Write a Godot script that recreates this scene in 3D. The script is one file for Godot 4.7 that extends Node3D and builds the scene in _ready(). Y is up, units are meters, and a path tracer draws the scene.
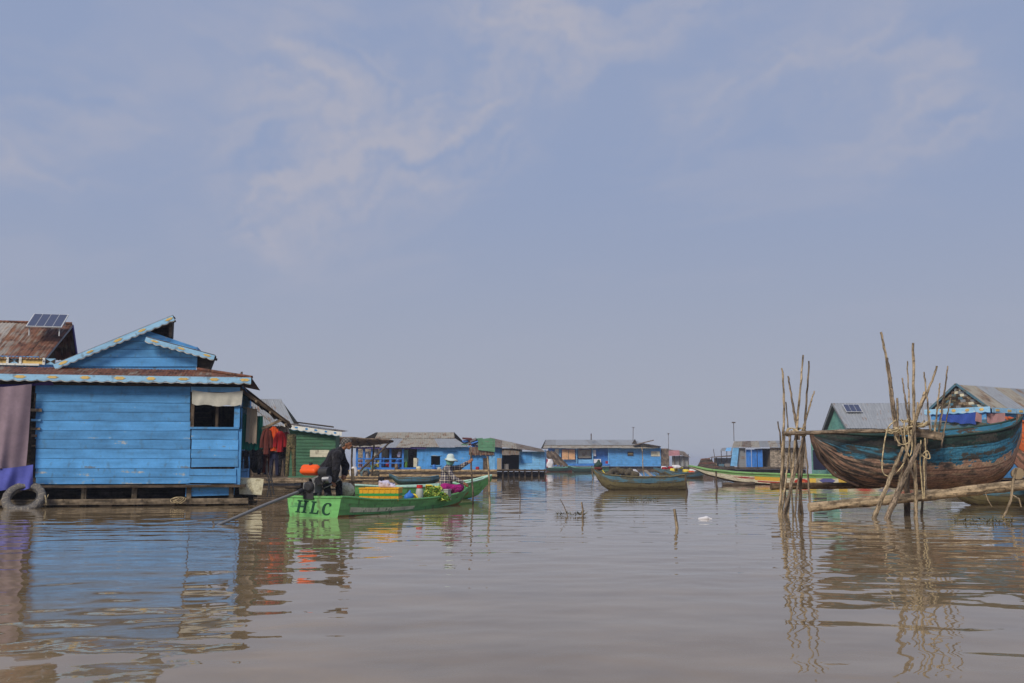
extends Node3D
# A floating village on muddy water: helpers first, then _ready() builds camera, sky, sun, water, houses, boats, poles and small things.
const FOCAL := 995.0
const EYE := Vector3(0, 1.2, 0)
const HORIZON := 462.0
var pitch := atan((HORIZON - 341.5) / FOCAL)
var rng := RandomNumberGenerator.new()
var M := {}
var used := {}
var smooth_now := 0
var n_fine: PackedByteArray
var n_mid: PackedByteArray
var n_big: PackedByteArray
var n_su: PackedByteArray
var n_sv: PackedByteArray
const TS := 256

# ---------------------------------------------------------------- pixels to places
func ray(u: float, v: float) -> Vector3:
	var yc := (341.5 - v) / FOCAL
	return Vector3((u - 512.0) / FOCAL, yc * cos(pitch) + sin(pitch), -(cos(pitch) - yc * sin(pitch)))

func at(u: float, v: float, d: float) -> Vector3:
	var r := ray(u, v)
	return EYE + r * (d / -r.z)

func on_water(u: float, v: float) -> Vector3:
	var r := ray(u, v)
	return EYE + r * (EYE.y / -r.y)

func px(n: Node3D, u: float, v: float, z: float) -> Vector3:
	var inv := n.transform.affine_inverse()
	var o := inv * EYE
	var d := inv.basis * ray(u, v)
	return o + d * ((z - o.z) / d.z)

# ---------------------------------------------------------------- nodes
func numbered(called: String) -> String:
	if not used.has(called):
		used[called] = 0
		return called
	used[called] += 1
	return "%s_%03d" % [called, used[called]]

func tag(o: Node3D, label: String, category: String, group := "") -> Node3D:
	o.set_meta("label", label)
	o.set_meta("category", category)
	if group != "":
		o.set_meta("group", group)
	return o

func thing(called: String, label: String, category: String, where := Vector3.ZERO, turn := 0.0, group := "") -> Node3D:
	var o := Node3D.new()
	o.name = numbered(called)
	add_child(o)
	o.position = where
	o.rotation.y = turn
	tag(o, label, category, group)
	return o

func new_st(smooth := false) -> SurfaceTool:
	var st := SurfaceTool.new()
	st.begin(Mesh.PRIMITIVE_TRIANGLES)
	smooth_now = 0 if smooth else -1
	st.set_smooth_group(smooth_now)
	return st

func mesh_node(called: String, mesh: Mesh, m: Material, parent: Node3D) -> MeshInstance3D:
	var o := MeshInstance3D.new()
	o.mesh = mesh
	o.material_override = m
	if parent == self:
		o.name = numbered(called)
		add_child(o)
	else:
		o.name = called
		parent.add_child(o, true)
	return o

func obj(called: String, st: SurfaceTool, m: Material, parent: Node3D) -> MeshInstance3D:
	st.generate_normals()
	return mesh_node(called, st.commit(), m, parent)

# ---------------------------------------------------------------- shapes
func tri(st: SurfaceTool, a: Vector3, b: Vector3, c: Vector3, ua: Vector2, ub: Vector2, uc: Vector2) -> void:
	st.set_uv(ua); st.add_vertex(a)
	st.set_uv(ub); st.add_vertex(b)
	st.set_uv(uc); st.add_vertex(c)

func quad(st: SurfaceTool, a: Vector3, b: Vector3, c: Vector3, d: Vector3, ua := Vector2(0, 0), ub := Vector2(1, 0), uc := Vector2(1, 1), ud := Vector2(0, 1)) -> void:
	tri(st, a, b, c, ua, ub, uc)
	tri(st, a, c, d, ua, uc, ud)

func uvo() -> Vector2:
	return Vector2(rng.randf() * 7.0, rng.randf() * 7.0)

func add_box(st: SurfaceTool, c: Vector3, s: Vector3, b := Basis.IDENTITY) -> void:
	var o := uvo()
	var h := s * 0.5
	for ax in 3:
		var i := (ax + 1) % 3
		var j := (ax + 2) % 3
		if s[i] < s[j]:
			var k := i
			i = j
			j = k
		for sg in [-1.0, 1.0]:
			var p: Array[Vector3] = []
			var q: Array[Vector2] = []
			for w in [[-1, -1], [1, -1], [1, 1], [-1, 1]]:
				var v := Vector3.ZERO
				v[ax] = h[ax] * sg
				v[i] = h[i] * w[0]
				v[j] = h[j] * w[1]
				p.append(c + b * v)
				q.append(o + Vector2(v[i], v[j]))
			var out: Vector3 = b * Vector3(1 if ax == 0 else 0, 1 if ax == 1 else 0, 1 if ax == 2 else 0) * sg
			if (p[1] - p[0]).cross(p[2] - p[0]).dot(out) < 0:
				quad(st, p[0], p[1], p[2], p[3], q[0], q[1], q[2], q[3])
			else:
				quad(st, p[3], p[2], p[1], p[0], q[3], q[2], q[1], q[0])

func box(called: String, c: Vector3, s: Vector3, m: Material, parent: Node3D, b := Basis.IDENTITY) -> MeshInstance3D:
	var st := new_st()
	add_box(st, c, s, b)
	return obj(called, st, m, parent)

# a box whose front face covers a pixel rectangle on the local plane z
func bx(n: Node3D, called: String, m: Material, u0: float, v0: float, u1: float, v1: float, z: float, th: float, parent: Node3D = null) -> MeshInstance3D:
	var a := px(n, u0, v0, z)
	var b := px(n, u1, v1, z)
	var y0 := px(n, (u0 + u1) / 2, v0, z).y
	var y1 := px(n, (u0 + u1) / 2, v1, z).y
	return box(called, Vector3((a.x + b.x) / 2, (y0 + y1) / 2, z - th / 2), Vector3(absf(b.x - a.x), absf(y1 - y0), th), m, parent if parent else n)

# a real room behind an opening: back, sides, ceiling and floor set back from the local plane z
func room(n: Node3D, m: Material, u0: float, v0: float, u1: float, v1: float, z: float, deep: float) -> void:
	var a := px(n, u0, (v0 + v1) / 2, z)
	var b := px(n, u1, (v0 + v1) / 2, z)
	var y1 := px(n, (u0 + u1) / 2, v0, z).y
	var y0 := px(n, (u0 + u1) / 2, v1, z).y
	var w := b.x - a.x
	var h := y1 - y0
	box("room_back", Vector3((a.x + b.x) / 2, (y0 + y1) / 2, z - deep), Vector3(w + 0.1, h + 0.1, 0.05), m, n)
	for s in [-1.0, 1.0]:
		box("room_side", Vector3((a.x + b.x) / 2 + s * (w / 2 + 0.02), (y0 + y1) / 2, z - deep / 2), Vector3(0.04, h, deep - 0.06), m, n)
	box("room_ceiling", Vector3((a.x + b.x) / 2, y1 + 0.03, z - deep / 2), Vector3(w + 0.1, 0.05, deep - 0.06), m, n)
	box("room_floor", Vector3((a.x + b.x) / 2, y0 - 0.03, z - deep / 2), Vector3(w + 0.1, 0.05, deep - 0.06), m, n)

func frame_of(dir: Vector3) -> Basis:
	var x := dir.normalized()
	var r := Vector3.UP if absf(x.y) < 0.95 else Vector3.RIGHT
	var z := x.cross(r).normalized()
	return Basis(x, z.cross(x).normalized(), z)

# a squared beam between two points
func add_beam(st: SurfaceTool, a: Vector3, b: Vector3, w: float, h: float) -> void:
	add_box(st, (a + b) / 2, Vector3(a.distance_to(b), h, w), frame_of(b - a))

func beam(called: String, a: Vector3, b: Vector3, w: float, h: float, m: Material, parent: Node3D) -> MeshInstance3D:
	var st := new_st()
	add_beam(st, a, b, w, h)
	return obj(called, st, m, parent)

func loft(st: SurfaceTool, rings: Array, closed := true, caps := true, off := Vector2.ZERO) -> void:
	var along := 0.0
	for i in rings.size() - 1:
		var A: Array = rings[i]
		var B: Array = rings[i + 1]
		var n := A.size()
		var step: float = A[0].distance_to(B[0])
		var round_ := 0.0
		for j in (n if closed else n - 1):
			var k := (j + 1) % n
			var w: float = A[j].distance_to(A[k])
			quad(st, A[j], A[k], B[k], B[j], off + Vector2(along, round_), off + Vector2(along, round_ + w), off + Vector2(along + step, round_ + w), off + Vector2(along + step, round_))
			round_ += w
		along += step
	if caps:
		st.set_smooth_group(-1)
		for e in [0, rings.size() - 1]:
			var R: Array = rings[e]
			var c := Vector3.ZERO
			for p in R:
				c += p
			c /= R.size()
			for j in R.size():
				var k := (j + 1) % R.size()
				if e == 0:
					tri(st, c, R[k], R[j], off, off + Vector2(.03, 0), off + Vector2(0, .03))
				else:
					tri(st, c, R[j], R[k], off, off + Vector2(.03, 0), off + Vector2(0, .03))
		st.set_smooth_group(smooth_now)

func add_tube(st: SurfaceTool, pts: Array, radii: Array, sides := 7) -> void:
	var rings := []
	var side := Vector3.ZERO
	for i in pts.size():
		var d: Vector3 = (pts[mini(i + 1, pts.size() - 1)] - pts[maxi(i - 1, 0)]).normalized()
		if side == Vector3.ZERO:
			side = d.cross(Vector3.UP if absf(d.y) < 0.9 else Vector3.RIGHT).normalized()
		side = (side - d * side.dot(d)).normalized()
		var up := side.cross(d)
		var ring := []
		var r: float = radii[mini(i, radii.size() - 1)]
		for j in sides:
			var a := TAU * j / sides
			ring.append(pts[i] + (side * cos(a) + up * sin(a)) * r)
		rings.append(ring)
	loft(st, rings, true, true, uvo())

func tube(called: String, pts: Array, radii: Array, m: Material, parent: Node3D, sides := 7) -> MeshInstance3D:
	var st := new_st(true)
	add_tube(st, pts, radii, sides)
	return obj(called, st, m, parent)

# a natural pole: slightly crooked, tapering, with knots
func pole(called: String, a: Vector3, b: Vector3, ra: float, rb: float, m: Material, parent: Node3D, crook := 0.012, sides := 7) -> MeshInstance3D:
	var pts := []
	var rad := []
	var L := a.distance_to(b)
	var n := int(clampf(L / 0.16, 4, 26))
	var fr := frame_of(b - a)
	var p1 := rng.randf() * TAU
	var p2 := rng.randf() * TAU
	for i in n + 1:
		var t := float(i) / n
		var env := sin(t * PI)
		var w := L * crook
		pts.append(a.lerp(b, t) + fr.y * (w * env * sin(t * 5.0 + p1) + rng.randf_range(-1, 1) * L * crook * 0.22) + fr.z * (w * env * sin(t * 6.3 + p2) + rng.randf_range(-1, 1) * L * crook * 0.22))
		rad.append(lerpf(ra, rb, t) * (1.0 + rng.randf_range(-0.09, 0.11)))
	return tube(called, pts, rad, m, parent, sides)

func add_prism(st: SurfaceTool, poly: PackedVector2Array, z: float, th: float) -> void:
	var idx := Geometry2D.triangulate_polygon(poly)
	var o := uvo()
	var cw := Geometry2D.is_polygon_clockwise(poly)
	for i in range(0, idx.size(), 3):
		var q := [poly[idx[i]], poly[idx[i + 1]], poly[idx[i + 2]]]
		if (q[1] - q[0]).cross(q[2] - q[0]) > 0:
			q.reverse()
		tri(st, Vector3(q[0].x, q[0].y, z), Vector3(q[1].x, q[1].y, z), Vector3(q[2].x, q[2].y, z), o + q[0], o + q[1], o + q[2])
		tri(st, Vector3(q[2].x, q[2].y, z - th), Vector3(q[1].x, q[1].y, z - th), Vector3(q[0].x, q[0].y, z - th), o + q[2], o + q[1], o + q[0])
	for i in poly.size():
		var a := poly[i]
		var b := poly[(i + 1) % poly.size()]
		if cw:
			var k := a
			a = b
			b = k
		quad(st, Vector3(b.x, b.y, z), Vector3(a.x, a.y, z), Vector3(a.x, a.y, z - th), Vector3(b.x, b.y, z - th), o, o + Vector2(.1, 0), o + Vector2(.1, th), o + Vector2(0, th))

# a pixel polygon on the local plane z, with thickness
func pg(n: Node3D, called: String, m: Material, pix: Array, z: float, th: float, parent: Node3D = null) -> MeshInstance3D:
	var poly := PackedVector2Array()
	for p in pix:
		var w := px(n, p[0], p[1], z)
		poly.append(Vector2(w.x, w.y))
	var st := new_st()
	add_prism(st, poly, z, th)
	return obj(called, st, m, parent if parent else n)

# a weathered plank: long box with uneven edges, bottom edge a little proud (clapboard)
func plank(called: String, x0: float, x1: float, y0: float, y1: float, z: float, th: float, m: Material, parent: Node3D, wob := 0.006, lap := 0.012) -> MeshInstance3D:
	var st := new_st()
	var n := int(clampf((x1 - x0) / 0.45, 2, 14))
	var rings := []
	var t0 := rng.randf_range(-1, 1) * wob
	var t1 := rng.randf_range(-1, 1) * wob
	for i in n + 1:
		var t := float(i) / n
		var x := lerpf(x0, x1, t)
		var b := y0 + lerpf(t0, t1, t) + rng.randf_range(-wob, wob)
		var k := rng.randf_range(-wob, wob) * 0.6
		var zz := z + rng.randf_range(-wob, wob) * 0.4
		rings.append([Vector3(x, b, zz + lap), Vector3(x, y1 + k, zz), Vector3(x, y1 + k, zz - th), Vector3(x, b, zz - th)])
	loft(st, rings, true, true, uvo())
	return obj(called, st, m, parent)

# sheets of corrugated iron between an eave line a-b and a ridge line d-c
func roof(called: String, n: Node3D, m: Array, a: Vector3, b: Vector3, c: Vector3, d: Vector3, count: int, pitch_m := 0.1, amp := 0.018, jag := 0.03) -> void:
	for s in count:
		var st := new_st(true)
		var f0 := float(s) / count
		var f1 := float(s + 1) / count + 0.06 / count
		var w := a.distance_to(b) / count
		var segs := int(clampf(w / pitch_m * 4.0, 1, 48)) if amp > 0 else 1
		var up := (b - a).cross(d - a).normalized()
		if up.y < 0:
			up = -up
		var lift := 0.006 * (s % 2)
		var e := rng.randf_range(-jag, jag)
		var o := uvo()
		var rows := 3
		var grid := []
		for i in segs + 1:
			var f := lerpf(f0, minf(f1, 1.0 + 0.02), float(i) / segs)
			var lo := a.lerp(b, f)
			var hi := d.lerp(c, f)
			lo = lo + (lo - hi).normalized() * e
			var wv := up * (lift + amp * sin(TAU * f * a.distance_to(b) / pitch_m))
			var line := []
			for k in rows + 1:
				line.append(lo.lerp(hi, float(k) / rows) + wv)
			grid.append(line)
		for i in segs:
			for k in rows:
				var x0 := w * float(i) / segs
				var x1 := w * float(i + 1) / segs
				var L := a.distance_to(d)
				var y0 := L * k / rows
				var y1 := L * (k + 1) / rows
				quad(st, grid[i][k], grid[i][k + 1], grid[i + 1][k + 1], grid[i + 1][k], o + Vector2(x0, y0), o + Vector2(x0, y1), o + Vector2(x1, y1), o + Vector2(x1, y0))
		obj(called, st, m[rng.randi() % m.size()], n)

# a painted bargeboard with a scalloped lower edge, a white hem behind it and yellow ornaments on it; local points a, b in the plane z
func scallops(n: Node3D, a: Vector3, b: Vector3, drop: float, m: Material, hem: Material, dots: Material, wave := 0.33, every := 0.95, called := "fascia") -> void:
	var d := (b - a)
	var L := d.length()
	var x := d.normalized()
	var z := Vector3(0, 0, 1)
	var y := z.cross(x).normalized()
	if y.y < 0:
		y = -y
	var fr := Transform3D(Basis(x, y, z), a)
	var parts := [[drop, 0.0, m, called], [drop + 0.022, -0.014, hem, "hem"]]
	var first: MeshInstance3D
	for pt in parts:
		var poly := PackedVector2Array([Vector2(0, 0), Vector2(L, 0)])
		var k := int(L / wave * 8)
		for i in k + 1:
			var s := L * (1.0 - float(i) / k)
			poly.append(Vector2(s, -pt[0] - absf(sin(PI * s / wave)) * minf(0.04, drop * 0.3)))
		var st := new_st()
		add_prism(st, poly, pt[1], 0.012)
		var o := obj(pt[3], st, pt[2], n if first == null else first)
		if first == null:
			first = o
			o.transform = fr
	var s := every * 0.35
	while s < L - 0.1:
		var st := new_st()
		var w := every * rng.randf_range(0.15, 0.2)
		var hh := drop * rng.randf_range(0.3, 0.4)
		var poly := PackedVector2Array()
		for i in 12:
			var an := TAU * i / 12
			var r := 1.0 if i % 2 == 0 else 0.78
			poly.append(Vector2(s + cos(an) * w * r, -drop * 0.52 + sin(an) * hh * r))
		add_prism(st, poly, 0.009, 0.008)
		obj("ornament", st, dots, first)
		s += every * rng.randf_range(0.93, 1.07)

# ---------------------------------------------------------------- cloth hung up
func cloth(called: String, a: Vector3, b: Vector3, drop0: float, drop1: float, folds: float, depth: float, out: Vector3, m: Material, parent: Node3D, narrow := 0.0, th := 0.008) -> MeshInstance3D:
	var st := new_st(true)
	var nx := 40
	var ny := 14
	var ph := rng.randf() * TAU
	var g := []
	for lay in 2:
		var rows := []
		for j in ny + 1:
			var t := float(j) / ny
			var row := []
			for i in nx + 1:
				var s := float(i) / nx
				var w := s + narrow * t * (0.5 - s) + 0.03 * t * sin(s * 9.0 + ph)
				var p := a.lerp(b, w)
				var sag := 0.05 * a.distance_to(b) * sin(s * PI) * (1.0 - t * 0.5)
				p.y -= lerpf(drop0, drop1, s) * t + sag + 0.02 * t * sin(s * 17.0 + ph * 2)
				p += out * (depth * (0.35 + 0.65 * t) * (sin(s * folds * TAU + ph + t * 2.4) + 0.45 * sin(s * folds * 2.3 * TAU + t * 2.0)) - lay * th)
				row.append(p)
			rows.append(row)
		g.append(rows)
	var L := a.distance_to(b)
	for lay in 2:
		for j in ny:
			for i in nx:
				var q = g[lay]
				var u0 := Vector2(L * i / nx, drop0 * j / ny)
				var u1 := Vector2(L * (i + 1) / nx, drop0 * (j + 1) / ny)
				if lay == 0:
					quad(st, q[j][i], q[j][i + 1], q[j + 1][i + 1], q[j + 1][i], u0, Vector2(u1.x, u0.y), u1, Vector2(u0.x, u1.y))
				else:
					quad(st, q[j + 1][i], q[j + 1][i + 1], q[j][i + 1], q[j][i], u0, Vector2(u1.x, u0.y), u1, Vector2(u0.x, u1.y))
	return obj(called, st, m, parent)

# a garment as stacked oval rings: rows of [centre, half width, half depth]
func add_garment(st: SurfaceTool, rows: Array, across: Vector3, folds := 5) -> void:
	var n := 18
	var deep := across.cross(Vector3.UP).normalized()
	var rings := []
	var ph := rng.randf() * TAU
	var fine := []
	for i in rows.size() - 1:
		for k in 3:
			var t := k / 3.0
			fine.append([rows[i][0].lerp(rows[i + 1][0], t), lerpf(rows[i][1], rows[i + 1][1], t), lerpf(rows[i][2], rows[i + 1][2], t)])
	fine.append(rows[-1])
	for r in fine:
		var ring := []
		for j in n:
			var an := TAU * j / n
			var f := 1.0 + 0.16 * sin(an * folds + ph + r[0].y * 6.0)
			ring.append(r[0] + across * cos(an) * r[1] * (0.5 + 0.5 * f) + deep * sin(an) * r[2] * f)
		rings.append(ring)
	loft(st, rings, true, true, uvo())

func shirt(called: String, top: Vector3, w: float, h: float, across: Vector3, m: Material, parent: Node3D, arm := 0.3) -> MeshInstance3D:
	var st := new_st(true)
	var dn := Vector3(0, -1, 0)
	add_garment(st, [[top, w * 0.22, 0.02], [top + dn * h * 0.06, w * 0.5, 0.035], [top + dn * h * 0.35, w * 0.48, 0.06], [top + dn * h * 0.75, w * 0.5, 0.07], [top + dn * h, w * 0.54, 0.06]], across)
	for s in [-1.0, 1.0]:
		var sh: Vector3 = top + across * s * w * 0.45 + dn * h * 0.09
		add_garment(st, [[sh, 0.05, 0.04], [sh + across * s * 0.06 + dn * arm * 0.5, 0.055, 0.045], [sh + across * s * 0.07 + dn * arm, 0.06, 0.045]], across, 3)
	return obj(called, st, m, parent)

func trousers(called: String, top: Vector3, w: float, h: float, across: Vector3, m: Material, parent: Node3D) -> MeshInstance3D:
	var st := new_st(true)
	var dn := Vector3(0, -1, 0)
	add_garment(st, [[top, w * 0.46, 0.03], [top + dn * h * 0.12, w * 0.5, 0.06], [top + dn * h * 0.32, w * 0.52, 0.07]], across)
	for s in [-1.0, 1.0]:
		var hip: Vector3 = top + across * s * w * 0.25 + dn * h * 0.28
		add_garment(st, [[hip, w * 0.27, 0.06], [hip + across * s * 0.02 + dn * h * 0.35, w * 0.22, 0.05], [hip + across * s * 0.035 + dn * h * 0.72, w * 0.2, 0.045]], across, 3)
	return obj(called, st, m, parent)

# ---------------------------------------------------------------- bodies: smooth union of tapered capsules, meshed as surface nets
func blob(bones: Array, cell: float, k: float, inflate := 0.0) -> ArrayMesh:
	var lo := Vector3(1e9, 1e9, 1e9)
	var hi := -lo
	for b in bones:
		for e in [0, 1]:
			var r: float = b[2 + e] + inflate + cell * 3 + k
			lo = lo.min(b[e] - Vector3.ONE * r)
			hi = hi.max(b[e] + Vector3.ONE * r)
	var nx := int((hi.x - lo.x) / cell) + 2
	var ny := int((hi.y - lo.y) / cell) + 2
	var nz := int((hi.z - lo.z) / cell) + 2
	var f := PackedFloat32Array()
	f.resize(nx * ny * nz)
	f.fill(1.0)
	for b in bones:
		var A: Vector3 = b[0]
		var B: Vector3 = b[1]
		var ra: float = b[2] + inflate
		var rb: float = b[3] + inflate
		var pad := maxf(ra, rb) + cell * 2.5 + k
		var l0 := (A.min(B) - Vector3.ONE * pad - lo) / cell
		var h0 := (A.max(B) + Vector3.ONE * pad - lo) / cell
		var ab := B - A
		var il := 1.0 / maxf(ab.length_squared(), 1e-8)
		for z in range(maxi(0, int(l0.z)), mini(nz, int(h0.z) + 1)):
			for y in range(maxi(0, int(l0.y)), mini(ny, int(h0.y) + 1)):
				var row := (z * ny + y) * nx
				for x in range(maxi(0, int(l0.x)), mini(nx, int(h0.x) + 1)):
					var p := lo + Vector3(x, y, z) * cell
					var t := clampf((p - A).dot(ab) * il, 0.0, 1.0)
					var d := p.distance_to(A + ab * t) - lerpf(ra, rb, t)
					var o := f[row + x]
					var h := maxf(k - absf(d - o), 0.0) / k
					f[row + x] = minf(d, o) - h * h * k * 0.25
	var vid := PackedInt32Array()
	vid.resize(nx * ny * nz)
	vid.fill(-1)
	var verts := PackedVector3Array()
	var co := [0, 1, nx, nx + 1, nx * ny, nx * ny + 1, nx * ny + nx, nx * ny + nx + 1]
	for z in nz - 1:
		for y in ny - 1:
			for x in nx - 1:
				var i := (z * ny + y) * nx + x
				var c0 := f[i] < 0
				if c0 == (f[i + co[7]] < 0) and c0 == (f[i + 1] < 0) and c0 == (f[i + co[2]] < 0) and c0 == (f[i + co[3]] < 0) and c0 == (f[i + co[4]] < 0) and c0 == (f[i + co[5]] < 0) and c0 == (f[i + co[6]] < 0):
					continue
				var s := Vector3.ZERO
				var n := 0
				for ax in 3:
					var sa: int = [1, nx, nx * ny][ax]
					for q in 4:
						var e := Vector3.ZERO
						e[(ax + 1) % 3] = q & 1
						e[(ax + 2) % 3] = q >> 1
						var j := i + int(e.x) + int(e.y) * nx + int(e.z) * nx * ny
						var fa := f[j]
						var fb := f[j + sa]
						if (fa < 0) != (fb < 0):
							e[ax] = fa / (fa - fb)
							s += e
							n += 1
				vid[i] = verts.size()
				verts.append(lo + (Vector3(x, y, z) + s / n) * cell)
	var idx := PackedInt32Array()
	var off := [1, nx, nx * ny]
	for z in range(1, nz - 1):
		for y in range(1, ny - 1):
			for x in range(1, nx - 1):
				var i := (z * ny + y) * nx + x
				var ins := f[i] < 0
				for ax in 3:
					if ins == (f[i + off[ax]] < 0):
						continue
					var p: int = off[(ax + 1) % 3]
					var q: int = off[(ax + 2) % 3]
					var a := vid[i]
					var b := vid[i - p]
					var c := vid[i - p - q]
					var d := vid[i - q]
					if a < 0 or b < 0 or c < 0 or d < 0:
						continue
					if ins:
						idx.append_array([a, c, b, a, d, c])
					else:
						idx.append_array([a, b, c, a, c, d])
	var nor := PackedVector3Array()
	nor.resize(verts.size())
	for t in range(0, idx.size(), 3):
		var cr := (verts[idx[t + 2]] - verts[idx[t]]).cross(verts[idx[t + 1]] - verts[idx[t]])
		for e in 3:
			nor[idx[t + e]] += cr
	for i in nor.size():
		nor[i] = nor[i].normalized()
	var arr := []
	arr.resize(Mesh.ARRAY_MAX)
	arr[Mesh.ARRAY_VERTEX] = verts
	arr[Mesh.ARRAY_NORMAL] = nor
	arr[Mesh.ARRAY_INDEX] = idx
	var am := ArrayMesh.new()
	am.add_surface_from_arrays(Mesh.PRIMITIVE_TRIANGLES, arr)
	return am

# hand: palm and five bent fingers closed round something; returns bones
func hand_bones(wrist: Vector3, dir: Vector3, curl: Vector3, side: Vector3) -> Array:
	var out := []
	var d := dir.normalized()
	var c := curl.normalized()
	var s := side.normalized()
	var palm := wrist + d * 0.085
	for i in 4:
		var o := s * (i - 1.5) * 0.02
		out.append([wrist + o * 0.7, palm + o, 0.017, 0.014])
		var L: float = [0.036, 0.042, 0.040, 0.032][i]
		var k1 := palm + o + d * L * 0.8 + c * L * 0.6
		var k2 := k1 + c * L * 0.9 + d * L * 0.1
		var k3 := k2 + c * L * 0.3 - d * L * 0.7
		out.append([palm + o, k1, 0.0105, 0.0095])
		out.append([k1, k2, 0.0095, 0.009])
		out.append([k2, k3, 0.009, 0.0075])
	var t1 := wrist + d * 0.03 - s * 0.045 + c * 0.015
	var t2 := t1 + d * 0.03 + c * 0.03
	out.append([wrist + d * 0.015 - s * 0.02, t1, 0.015, 0.012])
	out.append([t1, t2, 0.012, 0.0105])
	out.append([t2, t2 + d * 0.01 + c * 0.026 + s * 0.012, 0.0105, 0.008])
	return out

# head: skull, jaw, nose, brow, lips and ears; fwd is where the face looks; returns bones
func head_bones(c: Vector3, fwd: Vector3, up: Vector3) -> Array:
	var f := fwd.normalized()
	var r := f.cross(up).normalized()
	var u := r.cross(f).normalized()
	return [
		[c - f * 0.03 + u * 0.03, c + f * 0.025 + u * 0.035, 0.082, 0.078],
		[c + f * 0.02 - u * 0.02, c + f * 0.045 - u * 0.075, 0.062, 0.04],
		[c + f * 0.075 - u * 0.09, c + f * 0.07 - u * 0.085, 0.022, 0.02],
		[c + f * 0.088 + u * 0.022, c + f * 0.112 - u * 0.022, 0.011, 0.016],
		[c + f * 0.085 + u * 0.032 - r * 0.035, c + f * 0.085 + u * 0.032 + r * 0.035, 0.013, 0.013],
		[c + f * 0.09 - u * 0.05 - r * 0.018, c + f * 0.09 - u * 0.05 + r * 0.018, 0.011, 0.011],
		[c + r * 0.078 + u * 0.012 - f * 0.005, c + r * 0.082 - u * 0.028, 0.016, 0.012],
		[c - r * 0.078 + u * 0.012 - f * 0.005, c - r * 0.082 - u * 0.028, 0.016, 0.012],
	]

# ---------------------------------------------------------------- boats
# stations: [x, half beam, sheer height, bilge half beam, bilge height, keel height]; x runs to the bow
func hull_at(sec: Array, x: float) -> Array:
	var i := 0
	while i < sec.size() - 2 and x > sec[i + 1][0]:
		i += 1
	var t: float = clampf((x - sec[i][0]) / (sec[i + 1][0] - sec[i][0]), 0, 1)
	var out := [x]
	for k in range(1, 6):
		out.append(cubic_interpolate(sec[i][k], sec[i + 1][k], sec[maxi(i - 1, 0)][k], sec[mini(i + 2, sec.size() - 1)][k], t))
	return out

var chine := 0.0
var splits := []
func hull_point(q: Array, s: float, side: float, inset := 0.0) -> Vector3:
	var a := Vector2(0, q[5])
	var b := Vector2(q[3] * 1.12, q[4] - (q[2] - q[5]) * 0.06)
	var c := Vector2(q[1], q[2])
	var p := a.lerp(b, s).lerp(b.lerp(c, s), s)
	if chine > 0.0:
		b = Vector2(q[3], q[4])
		p = p.lerp(a.lerp(b, s / 0.4) if s < 0.4 else b.lerp(c, (s - 0.4) / 0.6), chine)
	return Vector3(q[0], p.y + inset * 0.6 * (1.0 - s), maxf(p.x - inset, 0.002) * side)

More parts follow.
